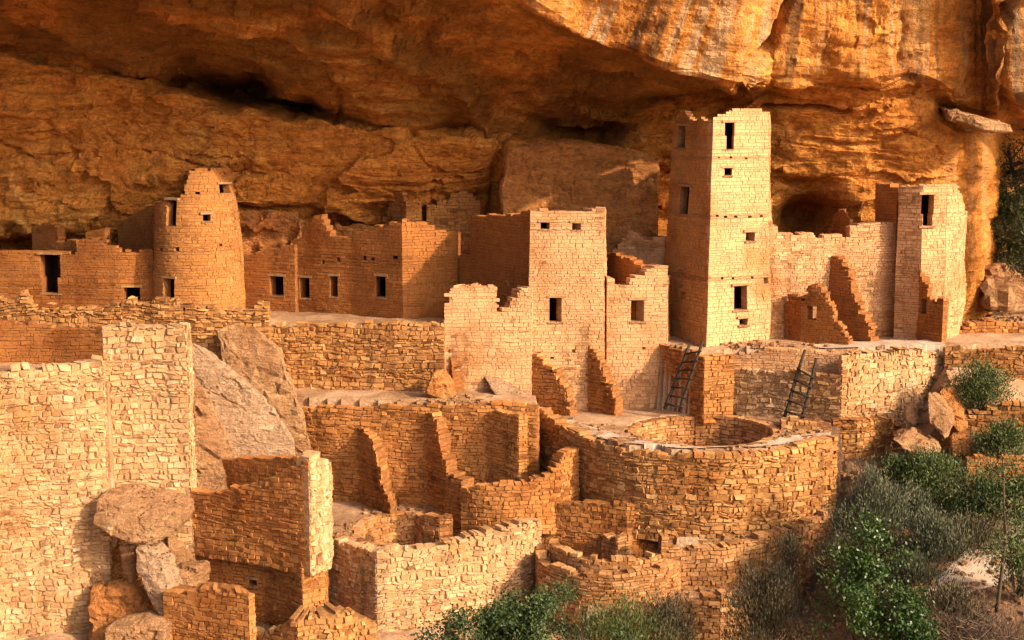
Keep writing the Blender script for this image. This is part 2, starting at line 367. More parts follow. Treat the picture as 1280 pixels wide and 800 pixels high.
    if not closed: SS = np.clip(SS, -.02, cum[-1] + .02)
    q3 = np.stack([SS, ZZ, np.full(SS.shape, sd * 1.)], -1)
    ww = wob * fbm(q3 * [.7, .7, 1], 2, 5); fxy = at(np.clip(SS, 0, cum[-1]), P); fn = at(np.clip(SS, 0, cum[-1]), vn)
    tot = (DD + ww)[..., None]; XY = fxy + fn * tot
    ZZ = ZZ + np.where(np.minimum(SS, cum[-1] - SS) >= 0, (0 if opens else 1) * ((.03 + .05 * rub) * noise(q3 * [.6, .8, 1], 9) + (.012 + .035 * rub) * noise(q3 * [2.6, 2.2, 1], 19)), 0)
    SVv = np.concatenate([XY, ZZ[..., None]], -1)
    if taper:
        cx, cy, kx = taper[:3]; h = SVv[..., 2] - z0; sc = 1 - kx * h / (zt - z0) if not callable(kx) else kx(SVv[..., 2])
        SVv[..., 0] = cx + (SVv[..., 0] - cx) * sc; SVv[..., 1] = cy + (SVv[..., 1] - cy) * sc
    bq = (np.arange(ns) * 8)[:, None, None]
    SF = (bq + np.array([[4, 5, 6, 7], [0, 1, 5, 4], [1, 2, 6, 5], [2, 3, 7, 6], [3, 0, 4, 7]])[None]).reshape(-1, 4)
    su = np.stack([SS, ZZ], -1).reshape(-1, 2)[SF.ravel()]
    nC = len(CF)
    o = mesh(name, np.concatenate([CV, SVv.reshape(-1, 3)]), np.concatenate([CF, SF + len(CV)]), mat, None, np.concatenate([np.array(uvs), su]))
    o.data.materials.append(mortar)
    mi = np.zeros(nC + len(SF), int); mi[:nC] = 1; o.data.polygons.foreach_set('material_index', mi.tolist())
    if parent: o.parent = parent; o.matrix_parent_inverse = parent.matrix_world.inverted()
    return o, (P, cum, vn)
def pocket(name, info, o, parent, th=.42, depth=.8, taper=None, label=None):
    P, cum, vn = info; s0, s1, a, b = o
    sm = (s0 + s1) / 2
    g = lambda s, A: np.array([np.interp(s, cum, A[:, 0]), np.interp(s, cum, A[:, 1])])
    n = g(sm, vn); n /= np.hypot(*n); p0 = g(s0, P); p1 = g(s1, P); t = (p1 - p0) / np.hypot(*(p1 - p0)); e = .03
    if taper:
        cx, cy, k, zb, zt = taper; sc = 1 - k * ((a + b) / 2 - zb) / (zt - zb) if not callable(k) else float(k((a + b) / 2)); cc = np.array([cx, cy]); p0 = cc + (p0 - cc) * sc; p1 = cc + (p1 - cc) * sc
    p0 = p0 - t * e; p1 = p1 + t * e
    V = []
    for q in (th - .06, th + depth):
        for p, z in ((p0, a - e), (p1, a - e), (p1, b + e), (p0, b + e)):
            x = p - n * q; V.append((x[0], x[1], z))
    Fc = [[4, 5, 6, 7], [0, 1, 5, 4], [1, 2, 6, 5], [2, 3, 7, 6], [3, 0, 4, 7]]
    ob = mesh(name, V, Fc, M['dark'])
    ob.parent = parent; ob.matrix_parent_inverse = parent.matrix_world.inverted(); bpy.context.view_layer.update()
    if label: ob['label'] = label
    if name in ('window', 'doorway') and (s1 - s0) > .25:
        for nm, za, zb, ex in (('lintel', b - .005, b + .075, .10), ('sill', a - .05, a + .012, .06)):
            V = []
            a0 = p0 - t * (ex - e) ; a1 = p1 + t * (ex - e)
            for q in (-.035, th * .9):
                for p, z in ((a0, za), (a1, za), (a1, zb), (a0, zb)):
                    x = p - n * q + RNG.uniform(-.008, .008, 2); V.append((x[0], x[1], z + RNG.uniform(-.008, .008)))
            l = mesh(nm, V, [[0, 1, 2, 3], [7, 6, 5, 4], [0, 4, 5, 1], [1, 5, 6, 2], [2, 6, 7, 3], [3, 7, 4, 0]], M['lintel'] if nm == 'lintel' else M['sillstone'])
            l.parent = ob; l.matrix_parent_inverse = ob.matrix_world.inverted()
    return ob
def runwall(name, corners, pyref, top, zbase, mat, parent=None, label=None, cat='stone wall', group=None, win=(), th=.42, rag=.07, part='wall', taperk=0., see=(), curve=False, **kw):
    """wall given by (px, Y) corners and a top outline in px/py; win: (px0,py0,px1,py1[,kind]) openings"""
    P = pts(corners, pyref)
    if curve: P = chaikin(P)
    tp = prof(top)
    def topf(x, y, s):
        z = 0.
        for _ in range(3): px = proj(x, y, z)[0]; z = float(Zp(tp(px), y))
        return z
    Pa = np.array(P); cum = np.r_[0, np.cumsum(np.hypot(*np.diff(Pa, axis=0).T))]
    ss = np.linspace(0, cum[-1], 300); xs = np.interp(ss, cum, Pa[:, 0]); ys = np.interp(ss, cum, Pa[:, 1])
    tz = max(topf(x, y, 0) for x, y in zip(xs[::20], ys[::20]))
    cx, cy = xs.mean(), ys.mean() + .8
    def conv(o):
        pm = (o[1] + o[3]) / 2; z = Zp(pm, ys)
        if taperk: sc = 1 - taperk * (z - zbase) / (tz - zbase); X = cx + (xs - cx) * sc; Yy = cy + (ys - cy) * sc
        else: X, Yy = xs, ys
        p = proj(X, Yy, z)[0]; s0 = float(np.interp(o[0], p, ss)); s1 = float(np.interp(o[2], p, ss)); y = float(np.interp((s0 + s1) / 2, ss, ys))
        return (s0, s1, float(Zp(o[3], y)), float(Zp(o[1], y)))
    base_obj = None
    ow = [conv(o) for o in win]; os_ = [conv(o) for o in see]
    taper = (cx, cy, taperk) if taperk else None
    if parent is None:
        parent = thing(name, label, cat, (P[0][0], P[0][1], zbase), group)
    elif label: pass
    o, info = build_wall(part, P, topf, zbase, mat, parent, th, ow + os_, rag, taper=taper, **kw)
    for n_, (oo, src) in enumerate(zip(ow, win)):
        if len(src) > 5: nx = ow[n_ + 1]; oo = (min(oo[0], nx[0]), max(oo[1], nx[1]), nx[2], oo[3])
        if len(src) > 4 and src[4] == 'lower': continue
        nm = src[4] if len(src) > 4 else 'window'
        pocket(nm, info, oo, parent, th, .25 if nm in ('beam_hole', 'notch') else .8, (cx, cy, taperk, zbase, tz) if taperk else None)
    return parent
def house(name, label, cat='house', group=None, loc=(0, 0, 0)): return thing(name, label, cat, loc, group)

# ------------------------------------------------------------------ ground: one sheet, terraces cut into it
def inpoly(x, y, poly):
    r = np.zeros(x.shape, bool); n = len(poly)
    for i in range(n):
        x0, y0 = poly[i]; x1, y1 = poly[(i + 1) % n]
        c = ((y0 > y) != (y1 > y)) & (x < (x1 - x0) * (y - y0) / ((y1 - y0) if y1 != y0 else 1e-9) + x0); r ^= c
    return r
K1 = [(664, 49.4), (690, 48.0), (725, 46.3), (765, 45.0), (820, 44.25), (880, 44.0), (940, 44.1), (1000, 44.7), (1045, 45.6)]
K1W = chaikin(pts(K1, 600))
KIVA = [  # centre px, py, level z, radius, floor z
    (880, 538, -2.3, 2.3, -3.7), (527, 661, -5.0, 2.0, -6.3)]
def sh(p, dy=.2): return [(x, y + dy) for x, y in p]
REG = []
def reg(poly, z): REG.append((poly, z))
reg([(-40, 42.6), (-12.0, 42.6), (-11.8, 43.3), (-9.9, 43.4), (-10.8, 45.6), (-11.6, 46.6), (-11.6, 49.5), (-40, 49.5)], .15)
reg([(-40, 49.25)] + [W(120, 400, 48.85)[:2], W(250, 400, 48.25)[:2], W(337, 400, 48.45)[:2]] + [(-8.2, 50.8), (-2.3, 50.1), (-2.3, 70), (-40, 70)], .5)
reg([W(330, 570, 49.2)[:2], W(480, 570, 48.1)[:2], W(600, 570, 47.4)[:2], W(672, 570, 47.1)[:2], (.8, 50), (-8.5, 50.5)], -1.5)
reg([W(735, 770, 41.3)[:2], W(960, 770, 41.6)[:2], W(1000, 720, 44)[:2], W(700, 720, 44)[:2]], -6.3)
reg([(-2.3, 51.0), (2.9, 51.0), (3.1, 51.5), (5.6, 51.5), (5.6, 70), (-2.3, 70)], .2)
reg(sh(K1W) + [(11.3, 48.9), (11.3, 50.7), (5.6, 51.4), (3.1, 51.4), (2.9, 50.8), (.7, 50.8)], -2.3)
reg([W(825, 440, 51)[:2], W(880, 440, 49.5)[:2], W(916, 440, 50.3)[:2], W(960, 440, 50.1)[:2], W(1050, 440, 49.5)[:2], W(1185, 440, 50.7)[:2], (30, 51), (30, 70), (5.4, 70)], -.02)
reg([W(916, 467, 50.1)[:2], W(1048, 467, 48.5)[:2], W(1049, 467, 49.5)[:2], W(930, 467, 50.2)[:2]], -.78)
cx2, cy2 = G(762, 690, -5.35)
reg(sh([W(600, 640, 46.3)[:2], W(783, 640, 44.5)[:2], W(822, 640, 44.8)[:2]], .2) + [(cx2 + 2.12 * math.cos(R(a)), cy2 + 2.12 * math.sin(R(a))) for a in range(10, -191, -10)], -6.6)
def gz(x, y):
    t = np.clip((x - 8.6 - (44 - y) * .0) / 2.6, 0, 1); t = t * t * (3 - 2 * t)
    left = -7.3 + 0 * x; left = np.where(y < 38, left - (38 - y) * .12, left)
    yy = np.clip(y, 0, 46); right = -3.75 - (46 - yy) * .30 + np.clip(y - 46, 0, 4) * (.18 + .57 * np.clip((x - 13.8) / 1.2, 0, 1))
    z = left * (1 - t) + right * t
    z = np.where((x < 9) & (y > 44.5) & (x > 0), -5.0, z)
    z = z + .12 * fbm(np.stack([x * .8, y * .8, x * 0], -1), 3)
    lv = inpoly(x, y, sh([W(402, 720, 43.9)[:2], W(470, 720, 42.1)[:2], W(652, 720, 43.7)[:2], W(690, 700, 44.5)[:2], W(690, 700, 44.9)[:2], W(826, 700, 44.9)[:2], W(850, 690, 43.)[:2], W(960, 690, 43.6)[:2], W(1040, 690, 45.1)[:2], (10, 46), (-.5, 48), (-6.6, 49)], .25))
    z = np.where(lv, -5.0 + .02 * fbm(np.stack([x * 2, y * 2, x * 0], -1), 2), z)
    for poly, zz in REG:
        z = np.where(inpoly(x, y, poly), zz + .04 * fbm(np.stack([x * 1.2, y * 1.2, x * 0 + zz], -1), 3), z)
    for px, py, lz, r, fz in KIVA:
        cx, cy = G(px, py, lz); z = np.where((x - cx) ** 2 + (y - cy) ** 2 < (r + .2) ** 2, fz, z)
    far = np.clip((30 - y) / 25, 0, 1) + np.clip((np.abs(x) - 28) / 20, 0, 1) * 0
    return z - far * 4
gx = np.r_[-900, -300, -100, -50, np.arange(-24, 24.01, .16), 50, 100, 300, 900]
gy = np.r_[-900, -300, -100, -30, 0, 10, 18, np.arange(24, 62, .16), 70, 120, 400, 1200]
X, Y = np.meshgrid(gx, gy, indexing='ij'); Zg = gz(X, Y)
n, m = X.shape; I, J = np.meshgrid(np.arange(n - 1), np.arange(m - 1), indexing='ij'); b = (I * m + J).ravel()
o = mesh('ground', np.stack([X, Y, Zg], -1).reshape(-1, 3), np.stack([b, b + m, b + m + 1, b + 1], 1), M['dust']); tag(o, kind='structure')
o.data.materials.append(M['scree'])
cxs = X[:-1, :-1].ravel(); cys = Y[:-1, :-1].ravel()
o.data.polygons.foreach_set('material_index', ((cxs > 8.8) & (cys < 48.5) & (cys > 24) & (cxs < 24)).astype(int).tolist())
def gzs(x, y): return float(gz(np.array([float(x)]), np.array([float(y)]))[0])

# ------------------------------------------------------------------ the cliff: lofted profiles, then weathered
SEC = {  # unseen front lip at left carried further forward to shade the back row
 -600: [(470,62),(325,62),(290,60),(180,59),(110,58),(95,58.6),(60,57),(0,53),(-140,43.3),(-200,42.8),(-500,42.8),(-1500,44)],
 0:    [(470,60.5),(318,60.3),(282,58.4),(170,57.6),(67,56.8),(61,57.4),(50,56),(4,54),(-140,43),(-200,42.5),(-500,42.5),(-1500,44)],
 100:  [(470,60),(318,59.8),(282,58.1),(180,57.3),(88,56.6),(83,57.1),(58,55.5),(34,54.6),(-140,43),(-200,42.5),(-500,42.5),(-1500,44)],
 200:  [(470,60),(318,59.5),(284,57.9),(190,57.1),(103,56.5),(93,58.6),(80,56.2),(40,53.8),(-140,43),(-200,42.5),(-500,42.5),(-1500,44)],
 300:  [(470,60),(318,59.5),(270,57.9),(200,57.0),(130,56.5),(119,59.2),(104,56.2),(50,53.2),(-140,43),(-200,42.6),(-500,42.6),(-1500,44)],
 410:  [(470,60),(300,59.3),(268,57.5),(210,56.8),(152,56.5),(144,58.0),(132,56.0),(60,53.2),(-140,43.3),(-200,42.8),(-500,42.8),(-1500,44)],
 500:  [(470,60),(285,58.8),(262,57.2),(215,56.6),(166,56.2),(160,56.7),(125,55.5),(60,53.0),(-120,44.4),(-170,44.0),(-450,43.6),(-1500,45)],
 600:  [(470,60),(300,58),(250,57.4),(215,56.8),(180,56.5),(166,57.6),(130,56.0),(70,52.7),(-40,47.7),(-60,47.4),(-300,46.5),(-1500,48)],
 660:  [(470,60),(300,58),(250,57.4),(215,57),(185,56.8),(168,57.6),(130,56.4),(75,52.7),(8,48.9),(-4,48.6),(-200,47.2),(-1500,48)],
 750:  [(470,60),(300,58),(250,57.3),(215,57),(188,56.7),(168,57.7),(128,56.6),(88,52.9),(52,49.9),(43,49.6),(-150,47.8),(-1500,48)],
 850:  [(470,59),(320,57.5),(240,56.8),(190,56.2),(145,56.1),(125,56),(118,55.5),(112,52.9),(97,50.2),(88,50.0),(-100,48.2),(-1500,48)],
 925:  [(470,58),(320,57),(240,56.2),(180,55.6),(138,55.3),(121,55.2),(117,54.9),(115,53.0),(110,50.9),(102,50.4),(-100,48.4),(-1500,48)],
 962:  [(470,58),(320,56.8),(240,56),(180,55.3),(135,54.9),(115,54.8),(108,54.6),(104,53.9),(99,52.9),(90,52.3),(-100,49.4),(-1500,49)],
 1040: [(470,58),(320,56.0),(240,55.0),(190,54.6),(150,54.3),(125,54.1),(110,54.0),(105,53.6),(98,53.1),(88,52.6),(-100,50.2),(-1500,49)],
 1110: [(470,57),(320,55.2),(240,54.7),(190,54.4),(150,54.1),(125,53.9),(112,53.8),(106,53.5),(99,53.1),(88,52.6),(-100,50.4),(-1500,49)],
 1165: [(470,57),(320,55.0),(240,54.7),(190,54.5),(150,54.3),(132,54.2),(120,54.2),(112,54.1),(107,53.6),(96,53.2),(-100,51.0),(-1500,50)],
 1195: [(470,57),(320,55.2),(250,55.0),(200,54.9),(164,54.9),(154,55.9),(148,56.0),(140,55.2),(130,54.2),(115,53.8),(-100,51.6),(-1500,51)],
 1228: [(470,58),(320,56.6),(250,56.4),(200,56.4),(170,56.6),(160,58.5),(152,58.5),(146,56.8),(138,55.2),(122,54.6),(-100,52.4),(-1500,52)],
 1246: [(470,62),(320,60),(250,60),(200,60),(170,60),(160,60),(152,60),(142,56),(136,54),(120,52.8),(-100,50.2),(-1500,49)],
 1330: [(470,70),(320,69),(250,68),(200,66),(170,64),(160,62),(150,60),(130,57),(110,55),(95,53.6),(-100,51.5),(-1500,50)],
 1700: [(470,90),(320,88),(250,84),(200,80),(170,76),(160,72),(150,68),(130,63),(110,60),(95,58),(-100,56),(-1500,54)],
}
rows_per = [14, 16, 36, 36, 12, 12, 30, 52, 8, 48, 14]
sk = sorted(SEC); A = np.array([SEC[k] for k in sk], float)
cpx = np.r_[np.arange(-600, -60, 12), np.arange(-60, 1345, 2.7), np.arange(1350, 1700, 14)]
ky = np.stack([np.interp(cpx, sk, A[:, k, 0]) for k in range(12)], 1); kY = np.stack([np.interp(cpx, sk, A[:, k, 1]) for k in range(12)], 1)
for k in range(1, 11):                                   # natural waver of each edge line
    ky[:, k] += 3.5 * fbm(np.stack([cpx * .02, cpx * 0 + k * 7, cpx * 0], -1), 4, k) * (1 if k < 10 else 0)
    kY[:, k] += .22 * fbm(np.stack([cpx * .012, cpx * 0 + k * 3.3, cpx * 0 + 5], -1), 4, k + 40)
PY, YY, OUT = [], [], []
for k in range(11):
    nr = rows_per[k]
    for r in range(nr):
        t = r / nr; tt = t
        PY.append(ky[:, k] * (1 - tt) + ky[:, k + 1] * tt); YY.append(kY[:, k] * (1 - tt) + kY[:, k + 1] * tt); OUT.append(k + t)
PY.append(ky[:, 11]); YY.append(kY[:, 11]); OUT.append(11)
PY = np.array(PY); YY = np.array(YY); PX = np.broadcast_to(cpx, PY.shape)
for _ in range(1): YY[1:-1] = (YY[:-2] + 2 * YY[1:-1] + YY[2:]) / 4
Z = Zp(PY, YY); Xc = (PX - 640) * dep(YY, Z) / F
Pc = np.stack([Xc, YY, Z], -1)
dv = np.gradient(Pc, axis=0); du = np.gradient(Pc, axis=1); Nn = np.cross(du, dv); Nn /= np.linalg.norm(Nn, axis=-1, keepdims=True) + 1e-9
# Nn should face the opening (towards -Y)
if Nn[..., 1].mean() > 0: Nn = -Nn
wp = Pc + .5 * np.stack([fbm(Pc * .8, 3, 31), fbm(Pc * .8, 3, 32), .6 * fbm(Pc * .8, 3, 33)], -1)
disp = .30 * fbm(Pc * [.2, .2, .4], 3, 1) + .06 * ridged(Pc * [.5, .5, 1.4], 3, 8) + .045 * fbm(Pc * [2.2, 2.2, 4.5], 3, 3)
PL1 = plates(wp * [.45, .45, .9], 3); PL2 = plates(wp * [1.3, 1.3, 2.4], 9)
disp += .22 * PL1 * np.clip(.55 + fbm(Pc * .2, 2, 34), 0, 1) + .10 * PL2 * np.clip(.5 + 1.2 * fbm(Pc * .35, 2, 35), 0, 1)
led = Pc[..., 2] * 1.6 + .9 * fbm(Pc * [.15, .15, .3], 3, 12); fr = led - np.floor(led)     # bedding ledges
disp += .16 * (np.clip(fr * 1.25, 0, 1) - .5) * np.clip(.6 + noise(Pc * .25, 22), 0, 1)
OU = np.array(OUT)[:, None]
calm = np.clip((OU - 7.5) / 1.2, 0, 1) * .45 + .0 * OU; calm = np.maximum(calm, .55 * np.clip((PX - 1110) / 60, 0, 1)); disp = disp * (1 - calm)
def segd(px, py, pl):
    d = np.full(px.shape, 1e9)
    for (a, b), (c, e) in zip(pl, pl[1:]):
        vx, vy = c - a, e - b; t = np.clip(((px - a) * vx + (py - b) * vy) / (vx * vx + vy * vy), 0, 1)
        d = np.minimum(d, np.hypot(px - a - t * vx, py - b - t * vy))
    return d
wx = PX + 5 * fbm(Pc * .9, 3, 60); wy = PY + 5 * fbm(Pc * .9 + 50, 3, 61)
vis = (PY > -60)
for pl, wd, dp in [([(-40, 58), (0, 66), (100, 86), (210, 104)], 3.5, -.9), ([(410, 150), (470, 163), (540, 170), (620, 176)], 2.5, -.6), ([(0, 180), (40, 200), (110, 196)], 2.5, -.3), ([(180, 190), (260, 215), (330, 222)], 2.5, -.3), ([(640, 18), (720, 62), (800, 92), (880, 110)], 2, -.0), ([(995, -20), (970, 45), (945, 75), (927, 112)], 4.5, -.9), ([(626, 178), (620, 215), (612, 275)], 5, -.5),
                   ([(1268, 0), (1246, 45), (1252, 90), (1262, 140)], 7, -.7), ([(520, 182), (535, 205), (545, 260)], 3, -.15), ([(55, 150), (110, 210), (95, 250)], 4, -.15),
                   ([(300, 262), (390, 268), (470, 285)], 7, -.5), ([(955, 135), (1010, 134), (1060, 136)], 3, -.6), ([(1000, 178), (1090, 180), (1140, 170)], 3, -.2),
                   ([(1120, 80), (1130, 20), (1150, -20)], 5, -.2), ([(430, 110), (500, 125), (560, 112)], 4, -.25), ([(360, 60), (430, 110), (420, 150)], 4, -.2),
                   ([(0, 150), (60, 152)], 3, -.2), ([(860, 60), (1000, 100)], 1, 0)]:
    disp += dp * np.exp(-(segd(wx, wy, pl) / wd) ** 2) * vis
for pl, wd, dp in [([(405, -10), (470, 40), (540, 82), (585, 110), (602, 160)], 12, .45), ([(640, 100), (740, 95)], 16, .15), ([(1040, 40), (1060, 75), (1100, 92)], 22, .35),
                   ([(330, 190), (520, 205)], 25, .2), ([(980, 110), (1080, 120)], 14, .2), ([(420, 92), (480, 118)], 12, .25), ([(120, 60), (200, 88)], 12, .3)]:
    disp += dp * np.exp(-(segd(wx, wy, pl) / wd) ** 2) * vis
Pd = Pc + Nn * disp[..., None]
for cx, cy, rx, ry, d in [(1016, 276, 38, 28, 3.4), (1015, 232, 34, 8, .8), (700, 150, 34, 16, .9), (752, 170, 38, 14, .9), (690, 155, 12, 10, .6), (560, 158, 30, 10, .6), (470, 262, 30, 14, .8), (995, 160, 14, 8, .3), (230, 100, 36, 12, 2.6), (295, 114, 46, 17, 3.4), (368, 134, 38, 12, 2.6), (15, 300, 60, 14, 2)]:
    g_ = np.exp(-(((wx - cx) / rx) ** 2 + ((wy - cy) / ry) ** 2) ** 1.5); Pd[..., 1] += d * g_
n, m = PX.shape; I, J = np.meshgrid(np.arange(n - 1), np.arange(m - 1), indexing='ij'); b = (I * m + J).ravel()
Fq = np.stack([b, b + 1, b + m + 1, b + m], 1)
V_len = np.r_[0, np.cumsum(np.linalg.norm(np.diff(Pd[:, m // 2], axis=0), axis=1))]
slant = PX / F * 50 - (np.clip(1150 - PX, 0, 700) / 700) * (PY / F * 50) * -.75
UV = np.stack([slant, np.broadcast_to(V_len[:, None], PX.shape)], -1).reshape(-1, 2)
cl = mesh('cliff', Pd.reshape(-1, 3), Fq, M['cliff'], uv=UV[Fq.ravel()]); tag(cl, kind='structure')
outer = np.clip((np.array(OUT)[:, None] - 8.0) / .3, 0, 1) * np.clip((PX - 600) / 100, 0, 1)
outer = np.maximum(outer, .45 * np.clip((PX - 1130) / 60, 0, 1))
at_ = cl.data.attributes.new('outer', 'FLOAT', 'POINT'); at_.data.foreach_set('value', outer.ravel().astype(np.float32))
at_ = cl.data.attributes.new('plate', 'FLOAT', 'POINT'); at_.data.foreach_set('value', np.clip(.5 + .3 * PL1 + .25 * PL2, 0, 1).ravel().astype(np.float32))
o_ = np.array(OUT)[:, None]
soot_shade = np.clip((o_ - 5.1 + .25 * fbm(Pc * .8, 3, 76)) / .12, 0, 1) * np.clip((8.05 - o_) / .15, 0, 1) * np.clip((fbm(Pc * [.35, .35, .5], 5, 77) + .75) / .7, .15, 1) * np.clip((945 - PX) / 30, 0, 1)
soot_shade *= 1 - .55 * np.exp(-(((wx - 470) / 70) ** 2 + ((wy - 100) / 40) ** 2))
soot_shade = np.maximum(soot_shade, 1.1 * np.exp(-(((wx - 300) * .96 + (wy - 116) * .26) / 105) ** 4 - ((-(wx - 300) * .26 + (wy - 116) * .96) / 15) ** 2))  # shade of the long crevice painted in as a dark slanting oval
soot_shade = np.maximum(soot_shade, .9 * np.exp(-(((wx - 735) / 70) ** 2 + ((wy - 158) / 22) ** 2) ** 1.4))  # further dark oval over the hollows in the middle
at_ = cl.data.attributes.new('soot_shade', 'FLOAT', 'POINT'); at_.data.foreach_set('value', soot_shade.ravel().astype(np.float32))

# ------------------------------------------------------------------ rocks
def rock(name, outline, back, mat, label=None, cat='boulder', group=None, kind=None, cuts=4, amp=.05, parent=None, freq=1.6, bevel=.06):
    """outline: (px,py,Y) front points; back: (dx,dy,dz) offsets giving the far side"""
    bm = bmesh.new(); fp = [Vector(W(*p)) for p in outline]
    c = sum(fp, Vector()) / len(fp)
    for p in fp: bm.verts.new(p)
    for p in fp: bm.verts.new(c + (p - c) * .88 + Vector(back))
    r = bmesh.ops.convex_hull(bm, input=bm.verts)
    junk = [g for g in r['geom_interior'] if isinstance(g, bmesh.types.BMVert)]
    if junk: bmesh.ops.delete(bm, geom=junk, context='VERTS')
    bmesh.ops.bevel(bm, geom=[e for e in bm.edges if e.calc_face_angle(0) > .3], offset=bevel, segments=1, affect='EDGES', clamp_overlap=True)
    bmesh.ops.triangulate(bm, faces=bm.faces)
    for _ in range(7):
        es = [e for e in bm.edges if e.calc_length() > max(.09, bevel * 1.5)]
        if not es or len(bm.verts) > 9000: break
        bmesh.ops.subdivide_edges(bm, edges=es, cuts=1); bmesh.ops.triangulate(bm, faces=[f for f in bm.faces if len(f.verts) > 3])
    bm.normal_update()
    V = np.array([v.co[:] for v in bm.verts]); Nv = np.array([v.normal[:] for v in bm.verts])
    Vw = V + .18 * np.stack([fbm(V * 2, 2, 1), fbm(V * 2, 2, 2), fbm(V * 2, 2, 3)], -1)
    d = amp * (.7 * fbm(V * freq, 4, 5) + .5 * ridged(V * [freq, freq, freq * 2], 3, 9) + 1.3 * plates(Vw * [1.3, 1.3, 2.6], 5) - .4)
    V += Nv * d[:, None]
    for v, p in zip(bm.verts, V): v.co = p
    me = bpy.data.meshes.new(name); bm.to_mesh(me); bm.free(); me.materials.append(mat)
    o = bpy.data.objects.new(name, me); C.objects.link(o)
    if parent: o.parent = parent; o.matrix_parent_inverse = parent.matrix_world.inverted()
    else:
        lo = V.min(0); cc = V.mean(0); piv = Vector((cc[0], cc[1], lo[2])); me.transform(__import__('mathutils').Matrix.Translation(-piv)); o.location = piv
    return tag(o, label, cat, group, kind)
# squared bedrock block in the middle of the alcove wall, layered lumps under the left crack
rock('bedrock_outcrop', [(632,182,55.6),(700,176,55.5),(760,180,55.4),(826,194,55.3),(824,320,54.8),(700,330,54.7),(628,300,55.0),(624,240,55.3)], (0, 2.4, 0), M['block'], kind='structure', cat=None, amp=.045, freq=.8, bevel=.15)
rock('bedrock_outcrop', [(296,268,57.0),(345,270,56.8),(385,275,57),(372,306,56.8),(330,318,56.8),(296,322,57)], (0, 1.6, 0), M['block'], kind='structure', cat=None, amp=.12, freq=1.5)
rock('bedrock_outcrop', [(400,282,57.2),(470,287,57.2),(478,312,57.1),(400,318,57.1)], (0, 1.6, 0), M['block'], kind='structure', cat=None, amp=.12, freq=1.5)
rock('bedrock_outcrop', [(1178,134,53.2),(1205,140,53.0),(1262,156,53.2),(1268,166,53.2),(1230,164,53.0),(1190,150,53.2)], (0.3, 2.5, .1), M['boulder'], kind='structure', cat=None, amp=.05)

# ------------------------------------------------------------------ back row, left
t = house('ledge_house', 'long low orange house with a T-shaped doorway, far left under the cliff', loc=(-17, 54.6, .8))
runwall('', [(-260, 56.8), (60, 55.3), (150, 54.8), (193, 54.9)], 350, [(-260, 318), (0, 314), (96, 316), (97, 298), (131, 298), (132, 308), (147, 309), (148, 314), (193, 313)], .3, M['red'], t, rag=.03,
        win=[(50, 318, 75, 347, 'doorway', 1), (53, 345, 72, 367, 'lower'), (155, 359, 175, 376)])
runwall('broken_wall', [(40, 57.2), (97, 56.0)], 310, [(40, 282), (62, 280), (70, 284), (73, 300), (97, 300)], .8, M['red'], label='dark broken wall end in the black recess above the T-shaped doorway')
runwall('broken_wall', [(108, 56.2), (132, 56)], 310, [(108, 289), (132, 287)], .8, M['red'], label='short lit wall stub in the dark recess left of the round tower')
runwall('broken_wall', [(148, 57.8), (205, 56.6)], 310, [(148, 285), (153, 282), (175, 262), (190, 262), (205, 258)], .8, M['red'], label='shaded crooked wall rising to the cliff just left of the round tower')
# round tower
tc = W(250, 385, 55.4); tx, ty = tc[0], tc[1]; RT = 1.74
t = thing('round_tower', 'tapering round stone tower with small square windows, broken top left side', 'tower', (tx, ty, .5))
ang = np.linspace(R(90), R(450), 61); ring = [(tx + RT * math.cos(a), ty + RT * math.sin(a)) for a in ang]
def rtaper(z):
    return np.interp(z, [.5, 2.0, 3.2, 4.4, 5.2, 6.1], [1.0, .985, .945, .885, .82, .75])
tpf = prof([(180, 252), (200, 250), (208, 248), (222, 248), (223, 243), (229, 240), (231, 232), (236, 224), (238, 213), (245, 211), (252, 207), (262, 210), (280, 207), (290, 212), (300, 214)])
def ttop(x, y, s):
    z = 5.
    for _ in range(4):
        k = float(rtaper(z)); px = proj(tx + (x - tx) * k, ty + (y - ty) * k, z)[0]; z = float(Zp(tpf(px), ty))
    return z
def ropen(px0, py0, px1, py1):
    z = float(Zp((py0 + py1) / 2, ty - RT * .85)); k = float(rtaper(z)); aa = np.linspace(R(180), R(360), 400)
    p = proj(tx + RT * k * np.cos(aa), ty + RT * k * np.sin(aa), z)[0]
    a0, a1 = np.interp(px0, p, aa), np.interp(px1, p, aa); Ym = ty + RT * k * math.sin((a0 + a1) / 2)
    chord = 2 * RT * math.sin(R(3)) / R(6)
    return ((a0 - R(90)) * chord, (a1 - R(90)) * chord, float(Zp(py1, Ym)), float(Zp(py0, Ym)))
ro = [ropen(274, 230, 287, 242), ropen(254, 268, 263, 277), ropen(205, 348, 218, 382), ropen(209, 250, 220, 283)]
rs_ = [ropen(244, 240, 250, 243), ropen(200, 310, 204, 314), ropen(219, 309, 224, 314), ropen(275, 305, 279, 308)]
o, info = build_wall('wall', ring, ttop, .5, M['roundtower'], t, .35, ro + rs_, .06, taper=(tx, ty, rtaper), wob=.05, closed=True)
for q, nm in zip(ro + rs_, ['window', 'window', 'doorway', 'window'] + ['beam_hole'] * 4):
    pocket(nm, info, q, t, .35, .3, (tx, ty, rtaper, .5, 6.1))
